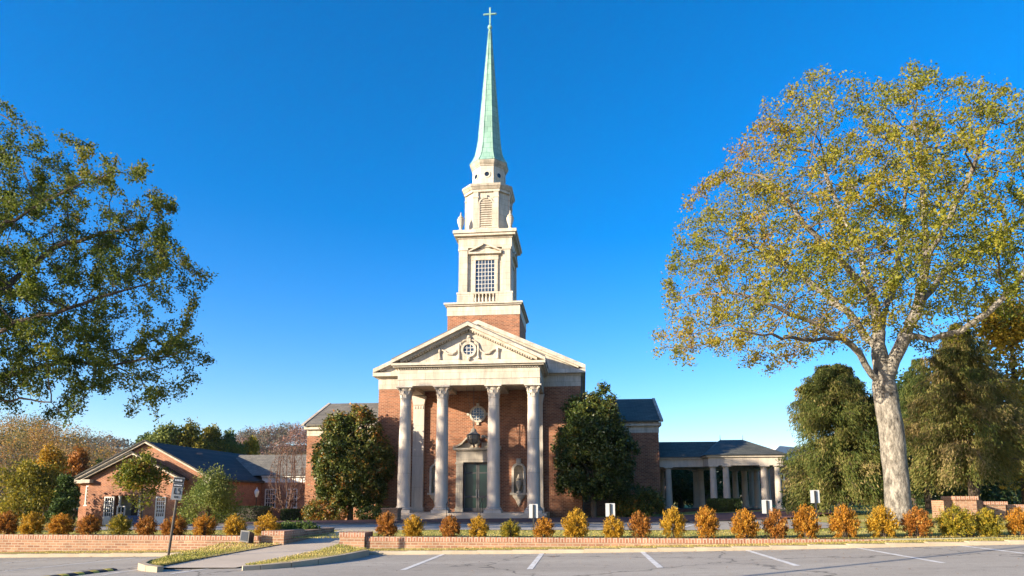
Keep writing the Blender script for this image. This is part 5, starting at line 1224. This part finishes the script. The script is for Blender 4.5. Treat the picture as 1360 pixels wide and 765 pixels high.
# right-hand tree line far behind the colonnade and conifers
zf = lambda x, y: -1.2
wood('tree_line', zf, [22, 105], 75, 95, 80, 7.0, 4, 180, .6, 'leaf_hedge', .5, 14, 'dark green tree line far behind the conifers on the right')

# ------------------------------------------------------------------ grass blades and litter
def scatter_grass(name, fn, n, size, lab, tb):
    P = []
    while len(P) < n:
        p = fn()
        if p is not None: P.append(p)
    P = np.array(P); D = np.tile(np.array([0, 0, 1.2]), (n, 1)); P[:, 2] += size*.3
    t = np.clip(tb+.25*smooth_noise(P, 1.5, 3)+rng.normal(size=n)*.2, 0, 1)
    tag(link_mesh(name, raw_mesh(name, quads(P, size, D, asp=.25, spread=.55), 4, t), M['grass_blade']), lab, 'grass', None, 'stuff')
def f_verge():
    x = random.uniform(-17, 13); y = random.uniform(19.46, 20.28); return (x, y, zl(x)+.085+.012*(y-19.4))
scatter_grass('grass', f_verge, 13000, .04, 'dry yellowish grass on the verge below the brick wall', .7)
def f_lawn():
    x = random.uniform(-20, 18); y = 20.6+5.6*random.random()**1.5
    return (x, y, zu(x, y))
scatter_grass('grass', f_lawn, 26000, .055, 'sparse yellow green lawn grass between the shrubs and the driveway', .5)
def tri_pts(ps):
    n = len(ps)//2
    def f():
        i = random.randrange(n-1); a, b = ps[i], ps[i+1]; c, d = ps[2*n-2-i], ps[2*n-1-i]; u, v = random.random(), random.random()
        p = (a*(1-u)+b*u)*(1-v)+(d*(1-u)+c*u)*v; return (p.x, p.y, pz(p.y)+.05)
    return f
scatter_grass('grass', tri_pts(VU), 5000, .06, 'green grass strip along the left side of the walk', .35)
scatter_grass('grass', tri_pts(VL), 3500, .06, 'yellow grass strip on the right side of the walk', .5)
n = 1700; x = rng.uniform(-16, 13, n); y = np.where(rng.random(n) < .55, rng.uniform(18.2, 20.2, n), rng.uniform(9, 19, n)); z = np.array([zl(a)+.012+(.11 if b > 19.2 else 0) for a, b in zip(x, y)])
P = np.stack([x, y, z], 1); q = quads(P, .055, None, asp=.6); q[:, 2] = np.repeat(z, 4)+rng.uniform(0, .012, 4*n)
tag(link_mesh('fallen_leaves', raw_mesh('fallen_leaves', q, 4, rng.random(n)), M['leaf_litter']), 'brown fallen leaves scattered on the parking lot and verge', 'leaves', None, 'stuff')

# ------------------------------------------------------------------ air
mb = MB(); mb.box(-1300, 1300, -60, 1250, -4, 110); hz_ = mb.build('haze', (lambda m: m)(bpy.data.materials.new('haze'))); tag(hz_, kind='stuff', label='thin pale autumn air that fades the distant hills', cat='haze')
m = hz_.data.materials[0]; m.use_nodes = True; nt = m.node_tree; nt.nodes.clear(); ov = nt.nodes.new('ShaderNodeOutputMaterial'); pv = nt.nodes.new('ShaderNodeVolumePrincipled')
pv.inputs['Color'].default_value = (.80, .87, .95, 1); pv.inputs['Density'].default_value = HAZE; pv.inputs['Anisotropy'].default_value = .2
nt.links.new(pv.outputs[0], ov.inputs['Volume'])
